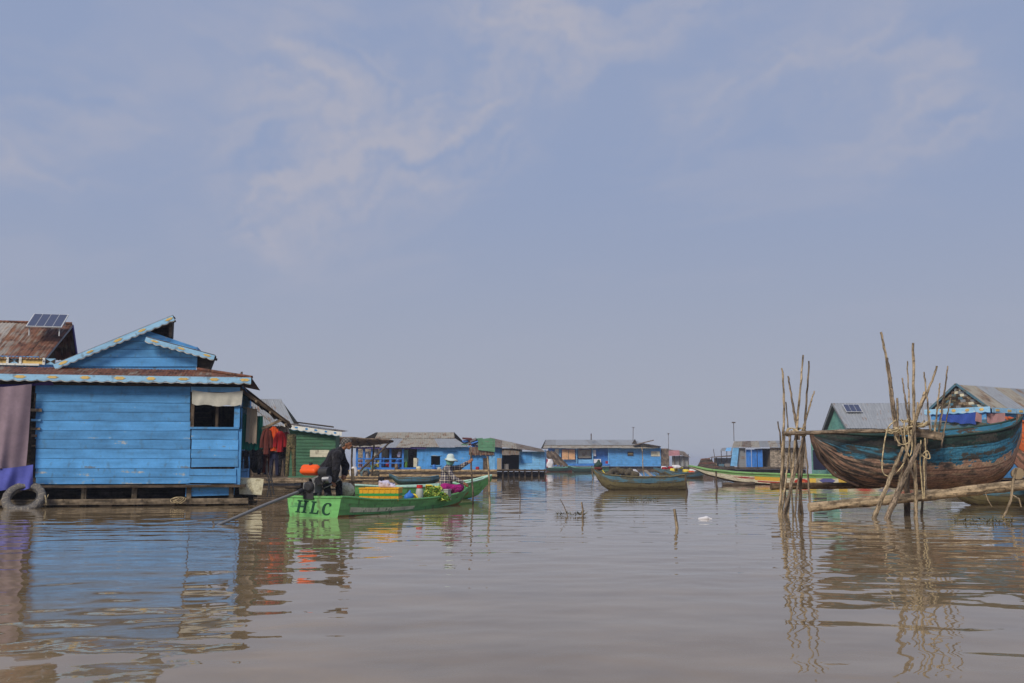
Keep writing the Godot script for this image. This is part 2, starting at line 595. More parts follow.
func hull(n: Node3D, sec: Array, strakes: Array, inner: Material, rail: Material, thwarts: Array, wood: Material, rail_r := 0.028, stations := 22, lap := 0.012, normal_uv := -1) -> void:
	var x0: float = sec[0][0]
	var x1: float = sec[-1][0]
	var qs := []
	for i in stations + 1:
		qs.append(hull_at(sec, lerpf(x0, x1, float(i) / stations)))
	var ns := strakes.size()
	for side in [-1.0, 1.0]:
		for k in ns:
			var s0: float = float(k) / ns
			var s1: float = float(k + 1) / ns
			s0 = pow(s0, 0.8)
			s1 = pow(s1, 0.8)
			if splits.size() > ns:
				s0 = splits[k]
				s1 = splits[k + 1]
			var rows := []
			for i in stations + 1:
				var row := []
				for e in 4:
					var t := e / 3.0
					var p := hull_point(qs[i], lerpf(s0, s1, t), side)
					p.z += side * lap * (1.0 - t)
					row.append(p)
				row.append(hull_point(qs[i], s1, side, 0.022))
				row.append(hull_point(qs[i], s0, side, 0.022))
				rows.append(row)
			var st := new_st()
			var off := uvo()
			for i in stations:
				for e in 6:
					var e2 := (e + 1) % 6
					var ua := Vector2(rows[i][e].x, lerpf(0, rows[i][0].distance_to(rows[i][3]), minf(e, 3) / 3.0)) + off
					var ub := Vector2(rows[i][e2].x, lerpf(0, rows[i][0].distance_to(rows[i][3]), minf(e2, 3) / 3.0)) + off
					var uc := Vector2(rows[i + 1][e2].x, ub.y - off.y) + Vector2(off.x, off.y)
					var ud := Vector2(rows[i + 1][e].x, ua.y - off.y) + Vector2(off.x, off.y)
					if normal_uv == -2:
						var sa := lerpf(s0, s1, minf(e, 3) / 3.0)
						var sb := lerpf(s0, s1, minf(e2, 3) / 3.0)
						ua = Vector2(float(i) / stations, 1.0 - sa)
						ub = Vector2(float(i) / stations, 1.0 - sb)
						uc = Vector2(float(i + 1) / stations, 1.0 - sb)
						ud = Vector2(float(i + 1) / stations, 1.0 - sa)
					if k == normal_uv:
						ua = Vector2(float(i) / stations, 1.0 - minf(e, 3) / 3.0)
						ub = Vector2(float(i) / stations, 1.0 - minf(e2, 3) / 3.0)
						uc = Vector2(float(i + 1) / stations, ub.y)
						ud = Vector2(float(i + 1) / stations, ua.y)
					if side > 0:
						quad(st, rows[i][e], rows[i][e2], rows[i + 1][e2], rows[i + 1][e], ua, ub, uc, ud)
					else:
						quad(st, rows[i + 1][e], rows[i + 1][e2], rows[i][e2], rows[i][e], ud, uc, ub, ua)
			obj("plank", st, strakes[k], n)
		var pts := []
		for i in stations + 1:
			pts.append(hull_point(qs[i], 1.0, side) + Vector3(0, rail_r * 0.5, 0))
		tube("gunwale", pts, [rail_r], rail, n, 6)
	var st2 := new_st(true)
	var rings := []
	for i in stations + 1:
		var row := []
		for e in range(-6, 7):
			row.append(hull_point(qs[i], absf(e) / 6.0, -1.0 if e < 0 else 1.0, 0.03))
		rings.append(row)
	loft(st2, rings, false, false)
	obj("lining", st2, inner, n)
	for e in [0, stations]:
		if qs[e][1] > 0.04:
			var poly := PackedVector2Array()
			for j in range(-8, 9):
				var p := hull_point(qs[e], absf(j) / 8.0, -1.0 if j < 0 else 1.0)
				poly.append(Vector2(p.z, p.y))
			var st := new_st()
			add_prism(st, poly, 0.0, 0.04)
			var o := obj("transom", st, strakes[ns - 1], n)
			o.transform = Transform3D(Basis(Vector3(0, 0, 1), Vector3(0, 1, 0), Vector3(-1, 0, 0)), Vector3(qs[e][0] + (0.0 if e == 0 else -0.03), 0, 0))
	for x in thwarts:
		var q := hull_at(sec, x)
		box("thwart", Vector3(x, q[2] - 0.09, 0), Vector3(0.2, 0.03, q[1] * 1.85), wood, n)

# ---------------------------------------------------------------- materials
func S(r: float, g: float, b: float) -> Color:
	return Color(r / 255.0, g / 255.0, b / 255.0)

func noise_bytes(seed_: int, freq: float, w: int, h: int, oct := 4) -> PackedByteArray:
	var n := FastNoiseLite.new()
	n.seed = seed_
	n.noise_type = FastNoiseLite.TYPE_SIMPLEX_SMOOTH
	n.frequency = freq
	n.fractal_octaves = oct
	var im := n.get_seamless_image(w, h)
	im.convert(Image.FORMAT_L8)
	im.resize(TS, TS, Image.INTERPOLATE_CUBIC)
	return im.get_data()

# f(fine, mid, big, streak along u, streak along v, x, y) -> Color
func tex(f: Callable) -> ImageTexture:
	var im := Image.create(TS, TS, false, Image.FORMAT_RGB8)
	for y in TS:
		for x in TS:
			var i := y * TS + x
			im.set_pixel(x, y, f.call(n_fine[i] / 255.0, n_mid[i] / 255.0, n_big[i] / 255.0, n_su[i] / 255.0, n_sv[i] / 255.0, x, y))
	return ImageTexture.create_from_image(im)

func mat(called: String, c: Color, rough := 0.8, scale := 0.4, t: Texture2D = null, spec := 0.35) -> StandardMaterial3D:
	var m := StandardMaterial3D.new()
	m.resource_name = called
	m.albedo_color = c
	m.roughness = rough
	m.metallic_specular = spec
	if t:
		m.albedo_texture = t
		m.uv1_scale = Vector3(scale, scale, scale)
	M[called] = m
	return m

func tri_mat(called: String, c: Color, rough: float, scale: float, t: Texture2D) -> StandardMaterial3D:
	var m := mat(called, c, rough, scale, t)
	m.uv1_triplanar = true
	return m

# old paint: streaky tone, chips down to the wood, brown stains
func paint(called: String, c: Color, under: Color, chips := 0.25, vary := 0.22, stain := 0.2, rough := 0.7) -> StandardMaterial3D:
	var t := tex(func(fi, mi, bi, su, sv, _x, _y):
		var k: float = 1.0 + vary * ((su - 0.5) * 0.9 + (bi - 0.5) * 0.8 + (fi - 0.5) * 0.35)
		var col := Color(c.r * k, c.g * k, c.b * k)
		var st: float = clampf((mi * 0.6 + sv * 0.4 - 0.62) * 5.0, 0, 1) * stain
		col = col.lerp(Color(0.32, 0.27, 0.22), st)
		var ch: float = clampf((su * 0.55 + fi * 0.25 + bi * 0.35 - (0.98 - chips)) * 9.0, 0, 1)
		return col.lerp(under * (0.8 + 0.4 * fi), ch))
	return mat(called, Color.WHITE, rough, 0.4, t)

func timber(called: String, c: Color, vary := 0.5, scale := 0.5) -> StandardMaterial3D:
	var t := tex(func(fi, mi, bi, su, _sv, _x, _y):
		var k: float = 1.0 + vary * ((su - 0.5) * 1.5 + (bi - 0.5) * 0.9 + (fi - 0.5) * 0.6)
		var col := Color(c.r * k, c.g * k, c.b * k)
		return col.lerp(Color(0.16, 0.13, 0.1), clampf((mi - 0.62) * 2.0, 0, 0.3)))
	return mat(called, Color.WHITE, 0.88, scale, t, 0.25)

func iron(called: String, zinc: Color, rust: Color, amount: float, vary := 0.25) -> StandardMaterial3D:
	var t := tex(func(fi, mi, bi, _su, sv, _x, _y):
		var k: float = 1.0 + vary * ((sv - 0.5) + (fi - 0.5) * 0.5)
		var z := Color(zinc.r * k, zinc.g * k, zinc.b * k)
		var r := rust.lerp(rust * 0.6, clampf((mi - 0.4) * 2.5, 0, 1))
		r = r.lerp(Color(0.56, 0.42, 0.31), clampf((sv - 0.55) * 3.0, 0, 0.45))
		var a: float = clampf((sv * 0.8 + bi * 0.6 + fi * 0.08 - (1.18 - amount)) * 3.5, 0, 1)
		return z.lerp(r * (0.9 + 0.2 * fi), a))
	return mat(called, Color.WHITE, 0.75, 0.4, t, 0.4)

func make_materials() -> void:
	n_fine = noise_bytes(3, 0.09, TS, TS, 3)
	n_mid = noise_bytes(5, 0.03, TS, TS, 4)
	n_big = noise_bytes(8, 0.010, TS, TS, 3)
	n_su = noise_bytes(11, 0.06, 24, TS, 4)
	n_sv = noise_bytes(17, 0.06, TS, 24, 4)
	var bare := S(120, 104, 88)
	for i in 4:
		var k: float = [1.0, 0.92, 1.06, 0.97][i]
		paint("blue_%d" % i, S(88 * k, 154 * k, 210 * k), S(150, 158, 165) if i % 2 else S(104, 120, 136), 0.1 + 0.05 * i, 0.18, 0.1 + 0.07 * i)
	paint("blue_pale", S(118, 176, 220), S(160, 165, 165), 0.16, 0.2, 0.2)
	paint("blue_deep", S(58, 122, 202), bare, 0.12, 0.2, 0.2)
	paint("blue_far", S(82, 150, 212), S(130, 150, 170), 0.15, 0.2, 0.25)
	paint("sky_trim", S(150, 196, 226), S(190, 190, 185), 0.2, 0.15, 0.3)
	paint("white_trim", S(222, 222, 214), S(150, 140, 125), 0.2, 0.15, 0.3)
	paint("yellow_trim", S(216, 184, 112), S(190, 170, 130), 0.2, 0.2, 0.3)
	paint("cream", S(205, 200, 176), S(150, 140, 115), 0.2, 0.18, 0.5)
	paint("green_wall", S(66, 106, 80), S(60, 92, 70), 0.25, 0.25, 0.4)
	paint("teal_wall", S(112, 166, 150), S(120, 125, 115), 0.2, 0.2, 0.4)
	paint("green_sheet", S(90, 138, 106), S(110, 120, 105), 0.25, 0.25, 0.4)
	paint("pink_cloth", S(180, 128, 134), S(150, 112, 116), 0.1, 0.2, 0.2)
	paint("boat_green", S(112, 178, 104), S(84, 140, 88), 0.22, 0.2, 0.5, 0.6)
	paint("boat_cream", S(226, 226, 190), S(110, 130, 90), 0.3, 0.25, 0.5)
	paint("boat_rust", S(150, 112, 46), S(100, 70, 40), 0.3, 0.3, 0.6)
	paint("rim_pale", S(178, 214, 196), S(120, 150, 130), 0.25, 0.2, 0.3)
	paint("hull_green", S(46, 72, 66), S(56, 50, 44), 0.3, 0.35, 0.7)
	paint("hull_teal", S(58, 124, 154), S(74, 62, 54), 0.4, 0.35, 0.8)
	paint("hull_teal_worn", S(66, 112, 132), S(104, 84, 70), 0.52, 0.4, 0.9)
	paint("hull_red", S(160, 116, 98), S(104, 84, 70), 0.42, 0.4, 0.8)
	paint("hull_brown", S(138, 112, 96), S(80, 66, 58), 0.42, 0.45, 0.8)
	paint("hull_olive", S(112, 104, 74), S(70, 64, 52), 0.35, 0.35, 0.7)
	paint("hull_orange", S(196, 96, 50), S(130, 80, 60), 0.3, 0.3, 0.6)
	paint("hull_blue", S(84, 122, 140), S(92, 92, 80), 0.42, 0.3, 0.5)
	paint("boat_yellow", S(214, 176, 60), S(150, 120, 70), 0.25, 0.2, 0.4)
	timber("wood", S(134, 118, 98))
	timber("raft_wood", S(112, 100, 84))
	timber("wood_dark", S(86, 74, 62))
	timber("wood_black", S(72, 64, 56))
	timber("pole_tan", S(158, 140, 114), 0.45, 0.9)
	timber("pole_grey", S(128, 113, 96), 0.5, 0.9)
	timber("log", S(164, 144, 116), 0.45, 0.6)
	timber("log_dark", S(118, 98, 76), 0.5, 0.6)
	timber("bamboo", S(158, 136, 102), 0.45, 0.9)
	timber("rope", S(186, 168, 132), 0.35, 3.0)
	timber("thatch", S(112, 98, 84), 0.6, 0.7)
	timber("woven", S(150, 138, 122), 0.5, 0.9)
	iron("rust_a", S(146, 138, 128), S(122, 84, 64), 0.62)
	iron("rust_b", S(138, 126, 114), S(112, 74, 58), 0.78)
	iron("rust_c", S(156, 150, 142), S(128, 92, 70), 0.48)
	iron("rust_d", S(130, 108, 92), S(110, 68, 52), 0.85)
	iron("zinc_a", S(142, 146, 150), S(120, 100, 86), 0.2, 0.18)
	iron("zinc_b", S(132, 135, 137), S(116, 96, 82), 0.3, 0.18)
	iron("zinc_tan", S(150, 144, 130), S(120, 98, 78), 0.4, 0.25)
	iron("brown_roof", S(120, 110, 98), S(98, 78, 62), 0.5, 0.3)
	var fab := func(called, c, rough := 0.95):
		var t := tex(func(fi, mi, bi, su, sv, x, y):
			var k: float = 1.0 + 0.06 * (mi - 0.5) + 0.08 * (bi - 0.5) + 0.05 * (fi - 0.5)
			return Color(c.r * k, c.g * k, c.b * k))
		var m := mat(called, Color.WHITE, rough, 0.6, t, 0.2)
		m.rim_enabled = true
		m.rim = 0.25
		return m
	fab.call("dusty_cloth", S(158, 122, 122))
	fab.call("mauve_cloth", S(136, 119, 129))
	fab.call("blue_tarp", S(86, 92, 170), 0.55)
	fab.call("purple_cloth", S(84, 72, 140))
	fab.call("bright_tarp", S(56, 82, 160), 0.5)
	fab.call("teal_cloth", S(26, 112, 100))
	fab.call("beige_cloth", S(160, 146, 128))
	fab.call("black_cloth", S(38, 37, 41))
	fab.call("navy_cloth", S(40, 42, 62))
	fab.call("orange_cloth", S(208, 84, 40))
	fab.call("red_cloth", S(150, 36, 40))
	fab.call("maroon_cloth", S(96, 50, 44))
	fab.call("grey_cloth", S(128, 124, 122))
	fab.call("white_cloth", S(214, 212, 214), 0.6)
	fab.call("lilac_cloth", S(205, 200, 222), 0.5)
	fab.call("magenta_cloth", S(150, 34, 112))
	fab.call("hat_cloth", S(196, 210, 204))
	fab.call("cream_shade", S(184, 182, 170))
	var folds := FastNoiseLite.new()
	folds.seed = 6
	folds.frequency = 0.02
	folds.fractal_octaves = 3
	var fold_tex := ImageTexture.create_from_image(folds.get_seamless_image(256, 256))
	for q in ["black_cloth", "mauve_cloth"]:
		M[q].uv1_triplanar = q == "black_cloth"
	tri_mat("camouflage", Color.WHITE, 0.95, 1.6, tex(func(fi, mi, bi, _su, _sv, _x, _y):
		return S(62, 60, 46) if mi > 0.56 else S(128, 112, 78) if fi * 0.5 + bi * 0.5 > 0.54 else S(92, 86, 60)))
	tri_mat("plaid", Color.WHITE, 0.95, 1.9, tex(func(fi, _mi, _bi, _su, _sv, x, y):
		var a: bool = x % 64 < 15 or (x % 64 > 40 and x % 64 < 45)
		var b: bool = y % 64 < 15 or (y % 64 > 40 and y % 64 < 45)
		var c := S(38, 42, 66).lerp(S(58, 50, 66), fi)
		if a and b: return S(226, 214, 190)
		if a or b: return S(150, 142, 138)
		return c))
	tri_mat("check_scarf", Color.WHITE, 0.95, 2.6, tex(func(_fi, _mi, _bi, _su, _sv, x, y):
		return S(44, 40, 40) if (x / 26 + y / 26) % 2 == 0 else S(120, 116, 110)))
	for q in ["black_cloth", "plaid", "magenta_cloth"]:
		M[q].uv1_triplanar = true
		M[q].heightmap_enabled = true
		M[q].heightmap_texture = fold_tex
		M[q].heightmap_scale = 6.0 if q != "plaid" else 2.5
		if q != "plaid":
			M[q].uv1_scale = Vector3.ONE * 1.4
	for q in ["pole_tan", "pole_grey", "log", "log_dark", "wood", "raft_wood"]:
		M[q].heightmap_enabled = true
		M[q].heightmap_texture = M[q].albedo_texture
		M[q].heightmap_scale = 3.0
	mat("skin", S(150, 104, 78), 0.6)
	mat("black", S(26, 25, 26), 0.6)
	mat("rubber", S(70, 68, 66), 0.85)
	mat("tyre", Color.WHITE, 0.9, 1.2, tex(func(fi, mi, _bi, _su, _sv, _x, _y): return S(96, 93, 90).lerp(S(146, 136, 120), clampf((mi - 0.45) * 3, 0, 1) * 0.7) * (0.8 + 0.4 * fi)))
	mat("steel", S(140, 140, 142), 0.38, 1.0, null, 0.6).metallic = 0.75
	mat("engine_grey", S(120, 120, 118), 0.5)
	mat("engine_dark", S(52, 52, 54), 0.55)
	mat("engine_orange", S(232, 90, 30), 0.4)
	mat("crate_yellow", Color.WHITE, 0.5, 0.8, tex(func(fi, mi, _bi, _su, _sv, _x, _y): return S(230, 172, 34).lerp(S(196, 150, 60), mi * 0.5) * (0.93 + 0.14 * fi)))
	mat("crate_green", S(50, 150, 72), 0.5)
	mat("foam_board", Color.WHITE, 0.85, 0.8, tex(func(fi, mi, _bi, _su, _sv, _x, _y): return S(212, 206, 176).lerp(S(150, 138, 105), clampf((mi - 0.5) * 3, 0, 1) * 0.6) * (0.92 + 0.16 * fi)))
	mat("bottle_red", S(190, 44, 44), 0.4)
	mat("plastic_blue", S(52, 110, 190), 0.4)
	mat("plastic_white", S(214, 214, 208), 0.45)
	mat("plastic_grey", S(168, 170, 164), 0.5)
	paint("rail_green", S(116, 156, 96), S(90, 120, 80), 0.25, 0.25, 0.4)
	mat("leaf", S(96, 142, 60), 0.7)
	mat("leaf_pale", S(176, 186, 84), 0.7)
	mat("banana", S(222, 198, 70), 0.6)
	mat("solar_cell", S(64, 70, 92), 0.3, 1.0, null, 0.6)
	mat("solar_frame", S(190, 192, 192), 0.4)
	mat("letter_green", S(26, 66, 48), 0.6)
	paint("shutter_tan", S(206, 160, 118), S(150, 120, 90), 0.2, 0.2, 0.3)
	mat("far_wall", S(150, 152, 150), 0.9)
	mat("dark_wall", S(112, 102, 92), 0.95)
	tri_mat("net", Color.WHITE, 0.95, 1.2, tex(func(fi, mi, bi, _su, _sv, _x, _y): return S(104, 94, 74).lerp(S(64, 58, 48), mi) * (0.7 + 0.6 * fi)))
	mat("water_weed", S(92, 86, 52), 0.9)

func sky_image() -> ImageTexture:
	var w := 2048
	var h := 1024
	var im := Image.create(w, h, false, Image.FORMAT_RGBF)
	var a := FastNoiseLite.new()
	a.seed = 21
	a.noise_type = FastNoiseLite.TYPE_SIMPLEX_SMOOTH
	a.frequency = 1.0
	a.fractal_octaves = 4
	a.fractal_gain = 0.5
	a.domain_warp_enabled = true
	a.domain_warp_amplitude = 0.5
	a.domain_warp_frequency = 0.8
	var zenith := Color(0.225, 0.288, 0.50)
	var mid := Color(0.282, 0.350, 0.518)
	var low := Color(0.376, 0.402, 0.476)
	var cloud := Color(0.405, 0.420, 0.515)
	# long wisps, as bearing and height in degrees with their half width: [points, width, strength]
	var wisps := []
	for q in [[[[230, 40], [330, 100], [345, 165]], 3.2, 0.55], [[[520, 70], [490, 120], [410, 155], [320, 180], [215, 225]], 2.6, 0.75], [[[420, 30], [560, 32], [730, 4]], 1.6, 0.6], [[[640, 130], [760, 85], [960, 10]], 1.8, 0.4], [[[860, 108], [930, 75], [990, 70]], 1.8, 0.5], [[[850, 140], [950, 135], [1040, 118]], 1.3, 0.6], [[[-40, 140], [30, 162], [110, 190]], 1.4, 0.35], [[[-60, 90], [60, 90], [200, 130]], 2.6, 0.3], [[[470, 28], [545, 18]], 1.0, 0.5]]:
		var pts := []
		for p in q[0]:
			var r := ray(p[0], p[1]).normalized()
			pts.append(Vector2(rad_to_deg(atan2(r.x, -r.z)), rad_to_deg(asin(r.y))))
		wisps.append([pts, q[1], q[2]])
	for y in h:
		var el := (0.5 - (y + 0.5) / h) * PI
		if el < -0.02:
			im.fill_rect(Rect2i(0, y, w, h - y), Color(0.18, 0.17, 0.17))
			break
		var e := maxf(sin(el), 0.0)
		var base := low.lerp(mid, smoothstep(0.0, 0.32, e)).lerp(zenith, smoothstep(0.3, 1.0, e))
		for x in w:
			var az := float(x) / w * TAU
			var q := Vector2(sin(az), -cos(az)) * (cos(el) / (e + 0.22))
			var n := a.get_noise_2d((q.x * 0.9 + q.y * 0.4) * 1.1 + 3.1, (q.y * 2.1 - q.x * 0.9) * 1.1 + 7.4)
			var k := smoothstep(0.0, 0.6, n) * 0.45
			var deg := Vector2(rad_to_deg(az if az < PI else az - TAU), rad_to_deg(el))
			if absf(deg.x) < 36.0 and deg.y < 34.0:
				var wd := deg + Vector2(a.get_noise_2d(deg.x * 0.07, deg.y * 0.09 + 5.0), a.get_noise_2d(deg.x * 0.07 + 9.0, deg.y * 0.09)) * 3.2
				var sum := 0.0
				for s in wisps:
					var best := 9.0
					var along := 0.0
					var across := 0.0
					var run := 0.0
					for i in s[0].size() - 1:
						var p0: Vector2 = s[0][i]
						var p1: Vector2 = s[0][i + 1]
						var c := Geometry2D.get_closest_point_to_segment(wd, p0, p1)
						var dd: float = c.distance_squared_to(wd) / (s[1] * s[1])
						if dd < best:
							best = dd
							along = run + p0.distance_to(c)
							across = (p1 - p0).normalized().cross(wd - p0)
						run += p0.distance_to(p1)
					if best < 6.0:
						var fib := a.get_noise_2d(along * 0.09 + s[1] * 7.0, across * 0.55) + 0.6 * a.get_noise_2d(along * 0.22 + 31.0, across * 1.3 + s[1])
						var ends := smoothstep(0.0, 2.5, along) * smoothstep(0.0, 3.0, run - along)
						sum += exp(-best * 0.8) * s[2] * clampf(0.68 + fib * 1.05, 0.0, 1.3) * (0.35 + 0.65 * ends)
				k = k * 0.6 + sum * 1.2
			k *= smoothstep(0.07, 0.24, e)
			im.set_pixel(x, y, base.lerp(cloud, clampf(k, 0, 1)) / 1.9)
	return ImageTexture.create_from_image(im)

# ---------------------------------------------------------------- water
var wa := FastNoiseLite.new()
var wb := FastNoiseLite.new()
func wave(x: float, z: float) -> float:
	var gust := 0.75 + 0.5 * wb.get_noise_2d(x * 0.09 + 3.0, z * 0.13)
	var s := 0.0078 * wa.get_noise_2d(x * 0.38, z * 0.8)
	s += 0.0054 * gust * wb.get_noise_2d(x * 1.25, z * 1.8)
	s += 0.0012 * gust * wa.get_noise_2d(x * 3.2 + 50.0, z * 4.6)
	s += 0.0008 * sin(z * 2.3 + x * 0.55 + 2.0 * wb.get_noise_2d(x * 0.2, z * 0.2))
	return s

func water() -> void:
	wa.seed = 4
	wa.noise_type = FastNoiseLite.TYPE_SIMPLEX_SMOOTH
	wa.frequency = 1.0
	wa.fractal_octaves = 2
	wb.seed = 9
	wb.noise_type = FastNoiseLite.TYPE_SIMPLEX_SMOOTH
	wb.frequency = 1.0
	wb.fractal_octaves = 2
	var V := PackedVector3Array()
	var N := PackedVector3Array()
	var U := PackedVector2Array()
	var I := PackedInt32Array()
	for p in [[-10.0, 10.0, -14.0, -3.0, 0.07, 1.0], [-20.0, 20.0, -30.0, -14.0, 0.1, 1.0], [-40.0, 40.0, -62.0, -30.0, 0.2, 1.0], [-120.0, 120.0, -200.0, -62.0, 0.55, 1.0],
			[-10.0, 10.0, -3.0, 20.0, 0.5, 0.0], [-20.0, -10.0, -14.0, 20.0, 0.5, 0.0], [10.0, 20.0, -14.0, 20.0, 0.5, 0.0],
			[-40.0, -20.0, -30.0, 20.0, 1.0, 0.0], [20.0, 40.0, -30.0, 20.0, 1.0, 0.0], [-120.0, -40.0, -62.0, 20.0, 4.0, 0.0], [40.0, 120.0, -62.0, 20.0, 4.0, 0.0],
			[-1600.0, -120.0, -1600.0, 20.0, 80.0, 0.0], [120.0, 1600.0, -1600.0, 20.0, 80.0, 0.0], [-120.0, 120.0, -1600.0, -200.0, 40.0, 0.0], [-1600.0, 1600.0, 20.0, 800.0, 80.0, 0.0]]:
		var nx := int(round((p[1] - p[0]) / p[4])) + 1
		var nz := int(round((p[3] - p[2]) / p[4])) + 1
		var H := PackedFloat32Array()
		H.resize(nx * nz)
		for j in nz:
			for i in nx:
				H[j * nx + i] = wave(lerpf(p[0], p[1], float(i) / (nx - 1)), lerpf(p[2], p[3], float(j) / (nz - 1))) * p[5]
		var base := V.size()
		var cx: float = (p[1] - p[0]) / (nx - 1)
		var cz: float = (p[3] - p[2]) / (nz - 1)
		for j in nz:
			for i in nx:
				var x: float = p[0] + cx * i
				var z: float = p[2] + cz * j
				V.append(Vector3(x, H[j * nx + i], z))
				U.append(Vector2(x, z))
				var dx := (H[j * nx + mini(i + 1, nx - 1)] - H[j * nx + maxi(i - 1, 0)]) / (2 * cx)
				var dz := (H[mini(j + 1, nz - 1) * nx + i] - H[maxi(j - 1, 0) * nx + i]) / (2 * cz)
				N.append(Vector3(-dx, 1, -dz).normalized())
		for j in nz - 1:
			for i in nx - 1:
				var k := base + j * nx + i
				I.append_array([k, k + 1, k + nx, k + 1, k + nx + 1, k + nx])
	var arr := []
	arr.resize(Mesh.ARRAY_MAX)
	arr[Mesh.ARRAY_VERTEX] = V
	arr[Mesh.ARRAY_NORMAL] = N
	arr[Mesh.ARRAY_TEX_UV] = U
	arr[Mesh.ARRAY_INDEX] = I
	var am := ArrayMesh.new()
	am.add_surface_from_arrays(Mesh.PRIMITIVE_TRIANGLES, arr)
	var m := mat("muddy_water", S(142, 122, 92), 0.02, 0.05, tex(func(_fi, mi, bi, _su, _sv, _x, _y): return Color.WHITE * (0.86 + 0.12 * bi + 0.06 * mi)), 0.36)
	var rip := FastNoiseLite.new()
	rip.seed = 31
	rip.noise_type = FastNoiseLite.TYPE_SIMPLEX_SMOOTH
	rip.frequency = 0.03
	rip.fractal_octaves = 3
	var im := rip.get_seamless_image(512, 512)
	var nm := im.duplicate()
	nm.convert(Image.FORMAT_RGBA8)
	nm.bump_map_to_normal_map(1.0)
	m.normal_enabled = true
	m.normal_texture = ImageTexture.create_from_image(nm)
	m.normal_scale = 0.045
	m.uv1_scale = Vector3(0.22, 0.3, 1)
	var o := mesh_node("water", am, m, self)
	o.set_meta("kind", "structure")
	o.set_meta("label", "calm muddy brown river water with small ripples")

# ---------------------------------------------------------------- raft under a house
func raft(n: Node3D, x0: float, x1: float, z0: float, z1: float, y: float, beam_r: float, posts: Array) -> void:
	box("floor", Vector3((x0 + x1) / 2, y - 0.04, (z0 + z1) / 2), Vector3(x1 - x0, 0.07, z1 - z0), M.wood_dark, n)
	for z in [z1 - 0.06, (z0 + z1) / 2, z0 + 0.1]:
		beam("raft_beam", Vector3(x0 - 0.1, 0.13, z), Vector3(x1 + 0.1, 0.13, z), 0.14, beam_r * 2, M.raft_wood, n)
	for x in posts:
		beam("raft_post", Vector3(x, -0.25, z1 - 0.24), Vector3(x, y - 0.075, z1 - 0.24), 0.12, 0.13, M.raft_wood, n)
	box("raft_dark_filler", Vector3((x0 + x1) / 2, 0.16, (z0 + z1) / 2 - 0.5), Vector3(x1 - x0 - 0.3, y * 0.9 - 0.0, (z1 - z0) - 1.6), M.wood_black, n)  # added dark box: keeps daylight from showing through under the floor
	var k := int((x1 - x0) / 0.8)
	for i in k:
		var x := x0 + (i + 0.5) * (x1 - x0) / k
		tube("float_log", [Vector3(x, 0.02, z1 - 0.45), Vector3(x, 0.02, z0 + 0.2)], [0.16, 0.15], M.wood_black, n, 8)

func house_boards(n: Node3D, vs: Array, u0: float, u1: float, z: float, mats: Array, wob := 0.006) -> void:
	for i in vs.size() - 1:
		var a := px(n, u0 + rng.randf_range(-0.5, 0.5), vs[i], z)
		var b := px(n, u1 + rng.randf_range(-0.3, 0.3), vs[i + 1], z)
		var y0 := px(n, (u0 + u1) / 2, vs[i + 1], z).y
		var y1 := px(n, (u0 + u1) / 2, vs[i], z).y
		plank("board", a.x, b.x, y0 + 0.005, y1 + 0.004, z, 0.022, mats[rng.randi() % mats.size()], n, wob)

